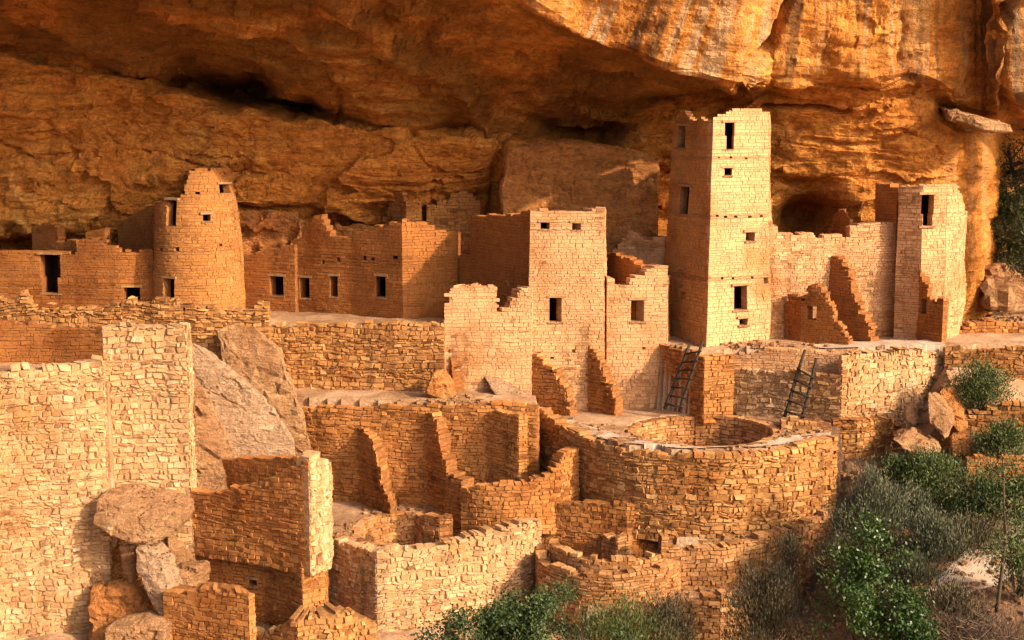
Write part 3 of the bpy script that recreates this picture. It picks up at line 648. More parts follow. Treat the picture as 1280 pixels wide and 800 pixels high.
# houses between the round tower and the middle
t = house('rear_house', 'small plastered house with one dark window, right of the round tower', loc=(-10, 56, .7))
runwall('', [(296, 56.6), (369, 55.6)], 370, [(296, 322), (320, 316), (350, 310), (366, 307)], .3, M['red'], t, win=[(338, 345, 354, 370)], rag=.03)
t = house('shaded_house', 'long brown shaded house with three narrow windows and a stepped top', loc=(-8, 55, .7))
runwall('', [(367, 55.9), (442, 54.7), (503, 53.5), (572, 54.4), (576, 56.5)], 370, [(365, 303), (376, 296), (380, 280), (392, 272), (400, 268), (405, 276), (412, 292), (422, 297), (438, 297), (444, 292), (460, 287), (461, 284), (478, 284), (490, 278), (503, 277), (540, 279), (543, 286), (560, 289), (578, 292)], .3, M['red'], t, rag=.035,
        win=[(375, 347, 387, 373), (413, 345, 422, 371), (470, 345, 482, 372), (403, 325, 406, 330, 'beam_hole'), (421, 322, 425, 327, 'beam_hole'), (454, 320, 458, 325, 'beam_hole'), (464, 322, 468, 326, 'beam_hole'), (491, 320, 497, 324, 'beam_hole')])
t = house('attic_room', 'highest little room with a dark doorway tucked against the cliff above the shaded house', loc=(-3, 56.8, 2))
runwall('', [(478, 57.6), (508, 56.4), (527.5, 56.6)], 270, [(478, 285), (484, 262), (493, 232), (500, 240), (508, 255), (528, 254)], 1.5, M['orange'], t, rag=.03, th=.35)
runwall('', [(533, 57.0), (601, 57.0)], 270, [(533, 257), (545, 257), (546, 251), (560, 250), (561, 242), (575, 238), (585, 236), (596, 248), (603, 268)], 1.5, M['orange'], t, rag=.03, th=.35)
mesh('doorway', [W(524, 262, 57.5), W(540, 262, 57.5), W(540, 285, 57.5), W(524, 285, 57.5), W(524, 262, 57.9), W(540, 262, 57.9), W(540, 285, 57.9), W(524, 285, 57.9)], [[0, 1, 2, 3], [4, 5, 6, 7], [0, 1, 5, 4], [2, 3, 7, 6], [0, 3, 7, 4], [1, 2, 6, 5]], M['dark']).parent = t  # dark box standing in for the shade within the doorway
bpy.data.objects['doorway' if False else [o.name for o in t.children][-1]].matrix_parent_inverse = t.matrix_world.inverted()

# ------------------------------------------------------------------ the central house with its tall block
t = house('central_house', 'tall square house with two little windows at its top, in the middle', loc=(0, 50.5, -2.3))
runwall('', [(569, 54.6), (588, 54), (662, 50.85)], 340, [(568, 319), (587, 317), (588, 272), (649, 267), (650, 263), (662, 263)], -1.5, M['red'], t, rag=.015, th=.4)
runwall('', [(547, 51.0), (556, 49.9), (664, 50.15), (666, 50.4)], 420,
        [(546, 420), (551, 402), (557, 398), (559, 385), (563, 366), (570, 358), (620, 356), (621.5, 392), (633, 391), (637, 380), (648, 368), (658, 359), (668, 357)], -2.6, M['cream'], t, rag=.05)
runwall('', [(658, 50.45), (756, 50.55), (759, 52.0)], 400, [(600, 263), (662, 263), (735, 264), (738, 261), (748, 261), (800, 262)], -2.6, M['cream'], t, rag=.02, taperk=.07,
        win=[(676, 278, 687, 287), (715.5, 279, 726, 288), (687, 372, 702, 403), (688, 446, 692, 449, 'beam_hole'), (715, 437, 719, 441, 'beam_hole'), (672, 440, 676, 444, 'beam_hole')])
runwall('', [(758, 50.85), (833, 51.1), (836, 52)], 420, [(750, 345), (762, 345), (765, 352), (776, 358), (786, 354), (790, 350), (800, 347), (808, 340), (815, 334), (829, 331), (833, 345)], -2.6, M['cream'], t, rag=.05,
        win=[(789, 375, 805, 402), (803, 434, 807, 437, 'beam_hole')])
runwall('broken_wall', [(751, 53.4), (790, 51.6), (812, 51.2)], 340, [(751, 318), (768, 317), (785, 322), (795, 330), (806, 338), (812, 352)], .2, M['red'], label='dark slanting broken wall inside the open room behind the middle windows')
runwall('broken_wall', [(766, 54.2), (832, 53.4)], 320, [(766, 318), (775, 305), (781, 296), (787, 289), (795, 293), (802, 297), (832, 294)], .2, M['cream'], label='pale crumbling wall joined to the left side of the square tower')
BUT = 'buttress walls along the terraces'
runwall('buttress_wall', [(650, 50.7), (713, 49.4)], 480, [(650, 436), (662, 441), (668, 449), (680, 452), (684, 461), (695, 464), (700, 479), (706, 483), (708, 503), (714, 512)], -2.5, M['orange'], label='broken stepped wall below the doorway of the middle house, left of two', group=BUT, th=.4, rag=.13)
runwall('buttress_wall', [(729, 50.7), (769, 49.6)], 480, [(729, 433), (742, 433), (746, 447), (752, 462), (757, 480), (764, 486), (769, 505)], -2.5, M['orange'], label='narrow broken wall below the middle house, right of two', group=BUT, th=.4, rag=.13)

# ------------------------------------------------------------------ square tower
t = thing('square_tower', 'tall four-storey square tower reaching the cliff roof', 'tower', (8, 51, 0))
runwall('', [(826, 53.3), (883, 50.5), (963, 51.7), (966, 53.5)], 430,
        [(812, 200), (820, 168), (832, 148), (842, 136), (850, 146), (862, 149), (882, 150), (893, 149), (897, 145), (909, 141), (918, 137), (948, 135), (960, 137), (966, 140)], -.1, M['tower'], t, rag=.04, taperk=.17, wob=.05,
        win=[(846, 157, 856, 185), (850, 233, 861, 268), (906, 153, 918, 170, 'window', 1), (908, 168.5, 917, 187, 'lower'), (905.5, 210, 915, 220), (897, 196, 899.5, 198.5, 'beam_hole'), (912, 196, 915, 198.5, 'beam_hole'), (931, 197, 934, 199.5, 'beam_hole'),
             (894, 269, 898, 272, 'beam_hole'), (905, 270, 909, 273, 'beam_hole'), (918, 270, 922, 273, 'beam_hole'), (936, 270, 940, 273, 'beam_hole'), (951, 269, 955, 272, 'beam_hole'), (933, 290, 944, 302), (918, 357, 934, 388, 'doorway'),
             (901, 347, 904, 350, 'beam_hole'), (915, 347, 918, 350, 'beam_hole'), (939, 346, 942, 349, 'beam_hole'), (954, 347, 960, 355, 'beam_hole'), (925, 398, 935, 407)])
M['tower_shade'] = masonry('warm_wall_plaster', (0.314, 0.132, 0.038), (0.437, 0.201, 0.064), (0.541, 0.299, 0.128), (0.323, 0.146, 0.047), .7, (0.465, 0.218, 0.072), .7, .010, .3)
for wobj in [c for c in t.children if c.name.startswith('wall')]:          # left face coloured darker and redder, its shade put into the material
    wobj.data.materials.append(M['tower_shade'])
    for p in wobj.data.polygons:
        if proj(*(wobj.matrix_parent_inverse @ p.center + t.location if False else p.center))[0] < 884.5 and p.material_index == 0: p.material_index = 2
# ------------------------------------------------------------------ right hand houses
t = house('right_house', 'long pale roofless house wall running from the square tower to the right', loc=(14, 52.5, 0))
runwall('', [(955, 52.1), (1040, 52.5), (1122, 52.9)], 380, [(955, 273), (964, 274), (968, 285), (980, 291), (1000, 292), (1003, 287), (1012, 290), (1020, 295), (1040, 297), (1061, 294), (1064, 281), (1090, 279), (1124, 277)], -.1, M['cream'], t, rag=.06, wob=.05)
t = house('corner_house', 'pale corner house with a T-shaped doorway high up, at the far right', loc=(19, 52, 0))
runwall('', [(1119, 52.4), (1150, 51.9), (1180, 52.3), (1198, 52.9), (1206, 54)], 350, [(1119, 232), (1150, 231), (1180, 232), (1192, 229), (1197, 231), (1203, 250), (1207, 265)], -.1, M['cream'], t, rag=.04, wob=.06,
        win=[(1152, 243, 1168, 268, 'doorway', 1), (1154, 266.5, 1166, 283, 'lower')])
runwall('broken_wall', [(1094, 53.9), (1121, 52.8)], 260, [(1094, 228), (1108, 229), (1112, 234), (1121, 236)], 2.5, M['red'], label='brown wall end standing above the long pale wall beside the T-shaped doorway')
runwall('broken_wall', [(1036, 54.6), (1062, 53.4), (1067, 53.6)], 280, [(1036, 292), (1042, 272), (1049, 261), (1056, 265), (1063, 272), (1067, 275)], 2.5, M['red'], label='small jagged wall fragment in the mouth of the dark cave')
runwall('buttress_wall', [(1028, 52.7), (1091, 51.1)], 370, [(1028, 314), (1044, 315), (1050, 319), (1053, 333), (1059, 337), (1063, 362), (1069, 366), (1073, 392), (1082, 398), (1086, 417), (1091, 421)], -.1, M['red'], label='tall shaded wall stub sloping down from the long pale house', group=BUT, th=.45, rag=.13)
runwall('buttress_wall', [(981, 52.1), (1000, 51.4), (1062, 50.4)], 400, [(980, 376), (996, 374), (1003, 374), (1007, 365), (1015, 361), (1023, 362), (1029, 372), (1036, 385), (1045, 397), (1052, 412), (1062, 425)], -.1, M['red'], label='low dark triangular wall with a small square opening', group=BUT, see=[(1008, 383, 1020, 400)], th=.4, rag=.13)
runwall('buttress_wall', [(1130, 52.6), (1150, 51.8), (1179, 51.0), (1186, 51.2)], 380, [(1129, 316), (1140, 315), (1146, 319), (1150, 350), (1159, 352), (1161, 374), (1180, 376)], -.1, M['red'], label='narrow shaded wall with a stepped top below the high T-shaped doorway', group=BUT, see=[(1151, 374, 1158, 392)], th=.4, rag=.1)

# ------------------------------------------------------------------ terraces, right and centre
runwall('retaining_wall', [(822, 51.2), (880, 49.2), (917, 49.5)], 480, [(822, 432), (836, 431), (842, 440), (880, 446), (917, 446)], -2.5, M['orange'], label='retaining wall corner behind the left ladder')
runwall('retaining_wall', [(916, 49.9), (1051, 48.2), (1110, 49.1), (1186, 50.7)], 500, [(916, 460), (920, 463), (1049.5, 468), (1051, 448), (1060, 441), (1120, 442), (1130, 436), (1186, 444)], -3.9, M['big'], label='retaining wall with a sharp corner beside the right ladder', rag=.04)
runwall('retaining_wall', [(917, 50.1), (1050, 49.3)], 450, [(917, 445), (940, 441), (960, 437), (1000, 438), (1048, 439)], -.9, M['cream'], label='upper course of stones behind the top of the right ladder', rag=.03)
runwall('retaining_wall', [(1040, 47.7), (1070, 47.6), (1145, 49.2)], 560, [(1040, 528), (1060, 527), (1085, 526), (1110, 527), (1128, 531), (1132, 541)], -5.2, M['rubble'], label='rough retaining wall dropping from the right ladder corner to the shrubs', rag=.08)
runwall('retaining_wall', K1, 600, [(664, 508), (675, 512), (680, 519), (694, 524), (698, 531), (722, 538), (740, 548), (765, 560), (800, 566), (880, 568), (960, 565), (1045, 549)], -5.2, M['rubble'], label='big curved rubble wall holding up the open kiva court', rag=.04, wob=.06, curve=True)
def ringwall(name, label, cx, cy, r, z0, z1, mat, a0=90, a1=450, th=.35, rag=.03, parent=None, topf=None, outward=True, group=None, cat='kiva', part='wall'):
    n = max(8, int(abs(a1 - a0) / 6)); an = np.linspace(R(a0), R(a1), n + 1)
    P = [(cx + r * math.cos(a), cy + r * math.sin(a)) for a in an]
    if parent is None: parent = thing(name, label, cat, (cx, cy, z0), group)
    build_wall(part, P, topf or (lambda x, y, s: z1), z0, mat, parent, th, (), rag, closed=(abs(a1 - a0) == 360)); return parent
kv = []
for (px, py, lz, r, fz), lab in zip(KIVA, ['open round kiva in the court below the two ladders', 'small sunken kiva behind the bright front wall', 'round kiva with a double stone rim low in the centre']):
    cx, cy = G(px, py, lz); kv.append((cx, cy, r, lz, fz, lab))
GK = 'round sunken kivas'
cx, cy, r, lz, fz, lab = kv[0]
t = ringwall('kiva', lab, cx, cy, r - .02, fz - .1, lz + .03, M['kiva'], a0=450, a1=90, group=GK, th=.3)
# pale capstones rim and bench corner of the court kiva
runwall('', [(976, 47.2), (1040, 47.0)], 540, [(976, 527), (1010, 528), (1040, 531)], -3.7, M['kiva'], t, th=.8, part='bench')
cx, cy, r, lz, fz, lab = kv[1]
t = ringwall('kiva', lab, cx, cy, r - .02, fz - .1, lz + .05, M['kiva'], a0=450, a1=90, group=GK, th=.3)
runwall('', [(516, 45.0), (531, 44.0), (549, 43.7), (566, 43.8)], 655, [(516, 643), (566, 645)], fz, M['kiva'], t, th=.3, part='pilaster', rag=.01)
t = thing('kiva', 'sunken room with a curved double stone rim, low in the centre', 'kiva', (cx2, cy2, -6.6), GK)
ringwall('', '', cx2, cy2, 2.25, -7.0, -5.35, M['kiva'], a0=168, a1=372, parent=t, part='outer_rim', rag=.05, topf=lambda x, y, s: -5.40 + .03 * x)
ringwall('', '', cx2, cy2 + .1, 1.85, -6.6, -5.0, M['kiva'], a0=172, a1=368, parent=t, part='inner_rim', rag=.06, th=.3, topf=lambda x, y, s: -5.08)
runwall('', [(753, 44.4), (772, 43.7), (790, 43.8)], 670, [(753, 672), (772, 670), (790, 672)], -6.8, M['kiva'], t, th=.5, part='pilaster', rag=.02)

# ------------------------------------------------------------------ terraces, left and centre
runwall('retaining_wall', [(338, 50.5), (400, 50.3), (556, 49.8)], 450, [(338, 408), (380, 406), (470, 403), (556, 402)], -1.8, M['rubble'], label='rubble wall under the terrace of the shaded house', rag=.05, wob=.07)
runwall('broken_wall', [(552, 50.6), (566, 49.7)], 430, [(548, 372), (558, 400), (562, 430), (566, 470)], -1.8, M['red'], label='dark ragged wall edge left of the middle house')
runwall('retaining_wall', [(330, 49.0), (480, 47.9), (600, 47.2), (672, 46.9)], 570, [(352, 511), (372, 509), (480, 508), (560, 505), (640, 505), (672, 508)], -5.2, M['orange'], label='long terrace wall behind the four small cross walls', rag=.03, wob=.05)
runwall('buttress_wall', [(449, 48.1), (488, 46.6), (494, 46.7)], 590, [(449, 540), (460, 541), (466, 548), (470, 566), (474, 588), (480, 612), (486, 630), (490, 646)], -5.2, M['orange'], label='leftmost ragged cross wall on the long terrace wall', group=BUT, th=.6, rag=.13)
runwall('buttress_wall', [(528, 47.7), (578, 46.1)], 580, [(528, 516), (541, 518), (546, 530), (548, 552), (554, 572), (560, 590), (568, 597), (579, 600)], -5.2, M['orange'], label='second ragged cross wall on the long terrace wall, ending at the kiva', group=BUT, th=.5, rag=.13)
runwall('buttress_wall', [(599, 47.4), (648, 46.2), (660, 46.3)], 560, [(599, 512), (610, 514), (640, 517), (660, 519)], -5.0, M['orange'], label='upright square-ended cross wall with a pale lit edge', group=BUT, th=.4, rag=.02)
runwall('low_wall', [(576, 45.4), (610, 44.9), (655, 44.9), (695, 45.3), (707, 45.6), (724, 46.2)], 600, [(576, 610), (620, 607), (655, 603), (690, 593), (696, 580), (706, 566), (724, 561)], -5.2, M['orange'], label='curved low wall that climbs to the foot of the big curved wall', curve=True, rag=.03)
runwall('low_wall', [(600, 46.3), (700, 45.3), (783, 44.5), (824, 44.8)], 640, [(600, 634), (660, 628), (783, 629), (822, 634)], -6.5, M['orange'], label='low straight wall behind the centre kiva', rag=.03)
# bright front wall round the lower kiva
runwall('front_wall', [(402, 43.7), (470, 41.8), (560, 42.5), (652, 43.5), (676, 44.3)], 720, [(402, 679), (440, 682), (469, 690), (500, 689), (540, 683), (600, 669), (640, 658), (676, 650)], -9.5, M['big'], label='bright cream front wall with a sharp corner above the green bush', rag=.03, wob=.05, th=.5)
runwall('retaining_wall', [(826, 42.7), (900, 42.9), (960, 43.5), (1040, 45.1)], 690, [(826, 668), (850, 688), (900, 684), (960, 670), (1000, 655), (1040, 640)], -6.9, M['kiva'], label='lower lit retaining wall between the round kiva and the shrubs', rag=.04)
runwall('retaining_wall', [(740, 41.0), (820, 40.9), (900, 40.7), (960, 41.5)], 770, [(740, 775), (780, 764), (860, 752), (900, 742), (960, 745)], -8.5, M['kiva'], label='lowest dry stone wall half hidden between two bushes', rag=.05)

# ------------------------------------------------------------------ left foreground
runwall('front_wall', [(-300, 39.6), (-60, 40.9), (60, 41.7), (134, 42.2), (140, 43.5)], 620, [(-300, 470), (0, 464), (60, 457), (125, 452), (131, 452)], -10, M['big'], label='huge cream rubble wall filling the lower left corner', rag=.03, wob=.05, th=.6)
runwall('front_wall', [(131, 42.9), (236, 43.0), (243, 44.2)], 520, [(127, 409), (135, 407), (180, 405), (228, 407), (240, 410)], -6, M['big'], label='tall grey-cream wall panel with a long crack, right of the huge wall', rag=.03, wob=.06, th=.6, taperk=.0)
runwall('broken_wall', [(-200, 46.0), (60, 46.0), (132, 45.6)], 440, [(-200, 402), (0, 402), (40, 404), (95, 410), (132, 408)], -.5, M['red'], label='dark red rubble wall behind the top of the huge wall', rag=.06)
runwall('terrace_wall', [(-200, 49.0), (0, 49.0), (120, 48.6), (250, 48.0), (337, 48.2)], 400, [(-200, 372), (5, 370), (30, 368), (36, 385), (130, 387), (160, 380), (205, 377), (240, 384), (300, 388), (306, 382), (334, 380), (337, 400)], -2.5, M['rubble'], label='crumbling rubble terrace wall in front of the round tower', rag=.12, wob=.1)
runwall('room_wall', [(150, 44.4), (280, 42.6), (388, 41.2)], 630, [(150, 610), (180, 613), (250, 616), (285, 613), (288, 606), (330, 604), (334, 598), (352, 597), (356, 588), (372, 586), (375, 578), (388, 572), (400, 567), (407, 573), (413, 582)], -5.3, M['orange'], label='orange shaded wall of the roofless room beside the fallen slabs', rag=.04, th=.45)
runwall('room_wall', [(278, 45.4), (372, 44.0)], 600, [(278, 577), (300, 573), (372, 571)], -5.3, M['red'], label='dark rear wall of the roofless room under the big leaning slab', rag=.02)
runwall('room_wall', [(120, 44.0), (240, 43.4), (330, 42.5), (402, 41.9)], 720, [(120, 680), (402, 676)], -9.5, M['orange'], label='shaded rough wall below the orange wall, with a tiny square hole', rag=.05, win=[(311, 724, 320, 733, 'window')], wob=.08)
runwall('stone_pier', [(328, 42.6), (378, 41.3), (406, 41.7), (410, 43)], 740, [(328, 706), (345, 704), (378, 709), (400, 706), (410, 704)], -9.5, M['orange'], label='square stone pier with one lit side, at the foot of the shaded wall', cat='pier', rag=.02, th=.5)
runwall('low_wall', [(205, 40.4), (311, 39.3), (320, 39.6)], 770, [(205, 740), (220, 742), (260, 737), (300, 742), (320, 742)], -9.5, M['orange'], label='squared low wall with a grey weathered top in the bottom left', rag=.02, th=.8)
runwall('low_wall', [(318, 40.6), (372, 39.6), (420, 40.0), (470, 40.8)], 790, [(318, 798), (350, 782), (372, 775), (400, 772), (440, 768), (472, 775)], -9.5, M['rubble'], label='heap-topped low wall at the bottom edge left of the bright wall', rag=.1, th=.9)
runwall('room_wall', [(387, 41.17), (412, 41.8), (415, 43)], 630, [(386, 573), (400, 567), (407, 573), (412, 580), (415, 582)], -5.3, M['big'], label='lit end of the orange wall, its brightness put in the colour, beside the fallen slabs', rag=.05, th=.5)  # sunlit end of the same wall, the light put in as paler stone
# fallen slabs
rock('fallen_slab', [(233,430,46.2),(241,428,46.25),(300,472,46.2),(342,512,46.0),(368,556,45.8),(372,600,45.6),(345,612,45.5),(312,612,45.5),(288,565,45.6),(266,518,45.8),(239,468,46.1)], (.02, .8, .0), M['greyslab'], 'huge grey fallen slab leaning beside the tall cracked wall', amp=.035, bevel=.04)
rock('fallen_slab', [(240,466,46.0),(262,500,45.8),(290,560,45.6),(312,612,45.4),(245,622,45.0),(238,560,45.2)], (.6, 1.4, 0), M['boulder'], 'pink-brown broken rock under the huge grey slab', amp=.06, bevel=.1)
rock('fallen_slab', [(272,414,47.6),(292,405,47.7),(318,408,47.7),(346,436,47.6),(368,495,47.4),(388,560,47.1),(378,600,47.0),(330,600,47.1),(280,470,47.5)], (.05, .7, 0), M['boulder'], 'smooth pale boulder behind the huge grey slab', amp=.05, bevel=.2)
rock('boulder', [(115,655,41.4),(120,625,41.6),(133,611,42.0),(160,611,42.2),(200,625,41.7),(222,640,41.4),(224,656,41.1),(213,673,40.9),(165,679,40.8),(150,677,40.9)], (.3, 1.5, 0), M['boulder'], 'large angular boulder perched on two upright slabs', amp=.04, bevel=.04)
rock('upright_slab', [(148,682,41.6),(166,682,41.6),(168,715,41.6),(162,732,41.5),(153,710,41.6)], (.1, .5, 0), M['boulder'], 'small upright slab in the gap under the perched boulder', amp=.03, bevel=.05)
rock('upright_slab', [(170,682,41.0),(186,680,41.0),(203,700,40.8),(213,740,40.6),(212,768,40.4),(206,785,40.4),(188,752,40.7),(171,714,40.9)], (.3, .7, 0), M['greyslab'], 'long lit upright slab propping the perched boulder', amp=.04, bevel=.06)
rock('boulder', [(112,672,43.0),(150,676,42.6),(160,735,42.2),(112,745,42.2)], (.3, 1.5, 0), M['block'], 'dark block in the shade below the perched boulder', amp=.05)
rock('boulder', [(110,735,41.6),(160,731,41.4),(190,760,41.2),(185,800,41.0),(108,810,41.0)], (.3, 1.8, 0), M['block'], 'broad shaded boulder at the bottom beside the huge wall', amp=.07, bevel=.12)
rock('boulder', [(130,785,39.8),(165,780,39.8),(195,776,39.9),(206,785,39.8),(205,830,39.5),(130,830,39.5)], (.2, 1.2, 0), M['boulder'], 'pale rock at the bottom edge beside the squared low wall', amp=.06)
rock('boulder', [(208,672,42.8),(225,655,43.1),(240,690,43.0),(235,720,42.7),(212,722,42.4)], (.3, 1., 0), M['boulder'], 'tan rock wedged right of the perched boulder', amp=.05)
rock('boulder', [(210,712,41.9),(250,708,42.1),(252,738,42.0),(214,740,41.6)], (.2, .8, 0), M['boulder'], 'squared tan block behind the squared low wall', amp=.04)
rock('boulder', [(531,492,48.6),(540,466,48.8),(548,461,48.9),(556,472,48.8),(567,499,48.5),(550,501,48.4)], (.2, .6, 0), M['block'], 'pointed brown rock on the terrace edge by the middle house', amp=.03)
rock('fallen_slab', [(604,470,50.0),(612,468,50.1),(640,478,49.8),(670,503,49.0),(632,506,48.6),(618,492,49.2)], (.15, .35, -.25), M['greyslab'], 'dark thin slab leaning on the middle house wall', amp=.02, bevel=.03)
# right slabs
GS = 'upright slabs by the right terrace'
rock('upright_slab', [(1157,500,47.2),(1160,489,47.3),(1185,515,47.0),(1190,532,46.9),(1182,550,46.7),(1160,530,46.9)], (.3, .5, .1), M['boulder'], 'middle of three upright rock slabs near the right shrubs', 'boulder', GS, amp=.03)
rock('upright_slab', [(1172,488,47.8),(1180,483,47.9),(1196,505,47.7),(1208,535,47.4),(1200,545,47.3),(1185,525,47.5)], (.4, .5, .1), M['block'], 'tallest dark upright rock slab near the right shrubs', 'boulder', GS, amp=.03)
rock('upright_slab', [(1130,514,47.6),(1136,503,47.8),(1148,524,47.5),(1143,532,47.4),(1132,528,47.5)], (.2, .4, 0), M['boulder'], 'smallest upright rock left of the two tall slabs', 'boulder', GS, amp=.03)
rock('boulder', [(1188,545,46.8),(1212,542,46.9),(1214,568,46.6),(1190,572,46.6)], (.2, .7, 0), M['block'], 'square orange block below the upright slabs', amp=.03)
rock('boulder', [(1110,548,46.6),(1135,537,47.0),(1165,545,46.8),(1180,566,46.3),(1140,570,46.0)], (.3, 1.2, -.1), M['boulder'], 'flat pale ledge rock at the foot of the upright slabs', amp=.05, bevel=.12)
rock('boulder', [(1092,592,45.4),(1112,588,45.6),(1128,598,45.4),(1120,612,45.1),(1096,608,45.1)], (.2, .8, 0), M['boulder'], 'rounded tan boulder between the two sage shrubs', amp=.05)
rock('boulder', [(1225,350,56.5),(1250,335,57),(1290,345,57),(1290,392,56),(1230,392,56)], (.3, 2.5, 0), M['boulder'], 'lit boulder under the trees at the far right edge', amp=.15, bevel=.3)
rock('boulder', [(1018,696,42.8),(1035,684,43),(1046,690,43),(1044,706,42.7),(1022,708,42.6)], (.2, .6, 0), M['boulder'], 'small tan rock left of the bright green oak bush', amp=.04)
runwall('terrace_wall', [(1180, 50.1), (1300, 49.6)], 460, [(1180, 434), (1230, 436), (1300, 436)], -3, M['rubble'], label='upper right terrace wall behind the topmost shrub', rag=.06)
runwall('terrace_wall', [(1196, 47.7), (1310, 47.2)], 530, [(1196, 520), (1240, 508), (1310, 502)], -4, M['rubble'], label='middle right terrace wall between two small shrubs', rag=.08)
runwall('terrace_wall', [(1208, 45.7), (1310, 45.3)], 585, [(1208, 572), (1310, 570)], -5.2, M['orange'], label='lowest right terrace wall with a straight top', rag=.03)
runwall('low_wall', [(1185, 53.4), (1320, 53.6)], 400, [(1185, 416), (1225, 402), (1320, 404)], -.2, M['orange'], label='low ruined wall right of the corner house', rag=.08)
rock('flagstone', [(1020,436,50.0),(1060,432,50.6),(1130,431,50.6),(1100,441,49.6),(1040,440,49.6)], (0, .1, -.1), M['path'], 'pale flat slab of paving on the upper court edge', 'paving', amp=.01, bevel=.02)

# ------------------------------------------------------------------ path
def drape(name, poly_px, z, mat, lift=.03):
    P = [G(px, py, z) for px, py in poly_px]; xs = [p[0] for p in P]; ys = [p[1] for p in P]
    ax = np.arange(min(xs), max(xs) + .1, .07); ay = np.arange(min(ys), max(ys) + .1, .07)
    X, Y = np.meshgrid(ax, ay, indexing='ij'); ins = inpoly(X, Y, P); Zz = gz(X, Y) + lift
    n, m = X.shape; Fc = []
    for i in range(n - 1):
        for j in range(m - 1):
            if ins[i, j]: b = i * m + j; Fc.append([b, b + m, b + m + 1, b + 1])
    used, inv = np.unique(np.array(Fc), return_inverse=True)
    return tag(mesh(name, np.stack([X, Y, Zz], -1).reshape(-1, 3)[used], inv.reshape(-1, 4), mat), kind='structure')
drape('path', [(1150, 740), (1165, 722), (1205, 702), (1300, 680), (1500, 660), (1500, 690), (1300, 712), (1220, 728), (1180, 745)], -5.2, M['path'])

drape('paving', [(690, 529), (725, 543), (770, 555), (850, 562), (950, 560), (1038, 548), (1038, 541), (950, 552), (860, 556), (775, 547), (740, 536), (715, 527)], -2.3, M['path'], .05)
drape('paving', [(1010, 431), (1060, 428), (1180, 426), (1180, 434), (1100, 437), (1030, 436)], 0, M['path'], .05)
# ------------------------------------------------------------------ ladders
def tube(pts_, r0, r1, n=7):
    V, Fc = [], []
    pts_ = [Vector(p) for p in pts_]
    for i, p in enumerate(pts_):
        d = (pts_[min(i + 1, len(pts_) - 1)] - pts_[max(i - 1, 0)]).normalized(); a = d.orthogonal().normalized(); b = d.cross(a)
        r = r0 + (r1 - r0) * i / (len(pts_) - 1)
        for k in range(n): t = 2 * math.pi * k / n; V.append(tuple(p + (a * math.cos(t) + b * math.sin(t)) * r))
    for i in range(len(pts_) - 1):
        for k in range(n): Fc.append([i * n + k, i * n + (k + 1) % n, (i + 1) * n + (k + 1) % n, (i + 1) * n + k])
    Fc.append(list(range(n))[::-1]); Fc.append([(len(pts_) - 1) * n + k for k in range(n)])
    return V, Fc
def ladder(a0, a1, b0, b1, n, label, fr=(.08, .86)):
    A0, A1, B0, B1 = [Vector(W(*p)) for p in (a0, a1, b0, b1)]
    t = thing('ladder', label, 'ladder', tuple((A0 + B0) / 2), 'wooden pole ladders')
    def rail(p, q):
        P = [p.lerp(q, k / 6) + Vector((random.uniform(-.015, .015), 0, 0)) for k in range(7)]
        V, Fc = tube(P, .065, .05); o = mesh('rail', V, Fc, M['wood'], smooth=True); o.parent = t; o.matrix_parent_inverse = t.matrix_world.inverted()
    rail(A0, A1); rail(B0, B1)
    for k in range(n):
        f = fr[0] + (fr[1] - fr[0]) * k / (n - 1); p = A0.lerp(A1, f); q = B0.lerp(B1, f); d = (q - p).normalized() * .09
        V, Fc = tube([p - d + Vector((0, -.05, 0)), (p + q) / 2 + Vector((0, -.05, random.uniform(-.02, .02))), q + d + Vector((0, -.05, 0))], .034, .03)
        o = mesh('rung', V, Fc, M['wood'], smooth=True); o.parent = t; o.matrix_parent_inverse = t.matrix_world.inverted()
ladder((831, 511, 49.2), (862, 431, 49.9), (849, 515, 48.9), (878, 427, 49.3), 7, 'seven-rung pole ladder at the shaded corner, left of the two ladders')
ladder((981, 521, 48.3), (1006, 437, 49.0), (1002, 526, 48.0), (1021, 448, 48.5), 5, 'five-rung pole ladder against the low wall, right of the two ladders', (.08, .7))

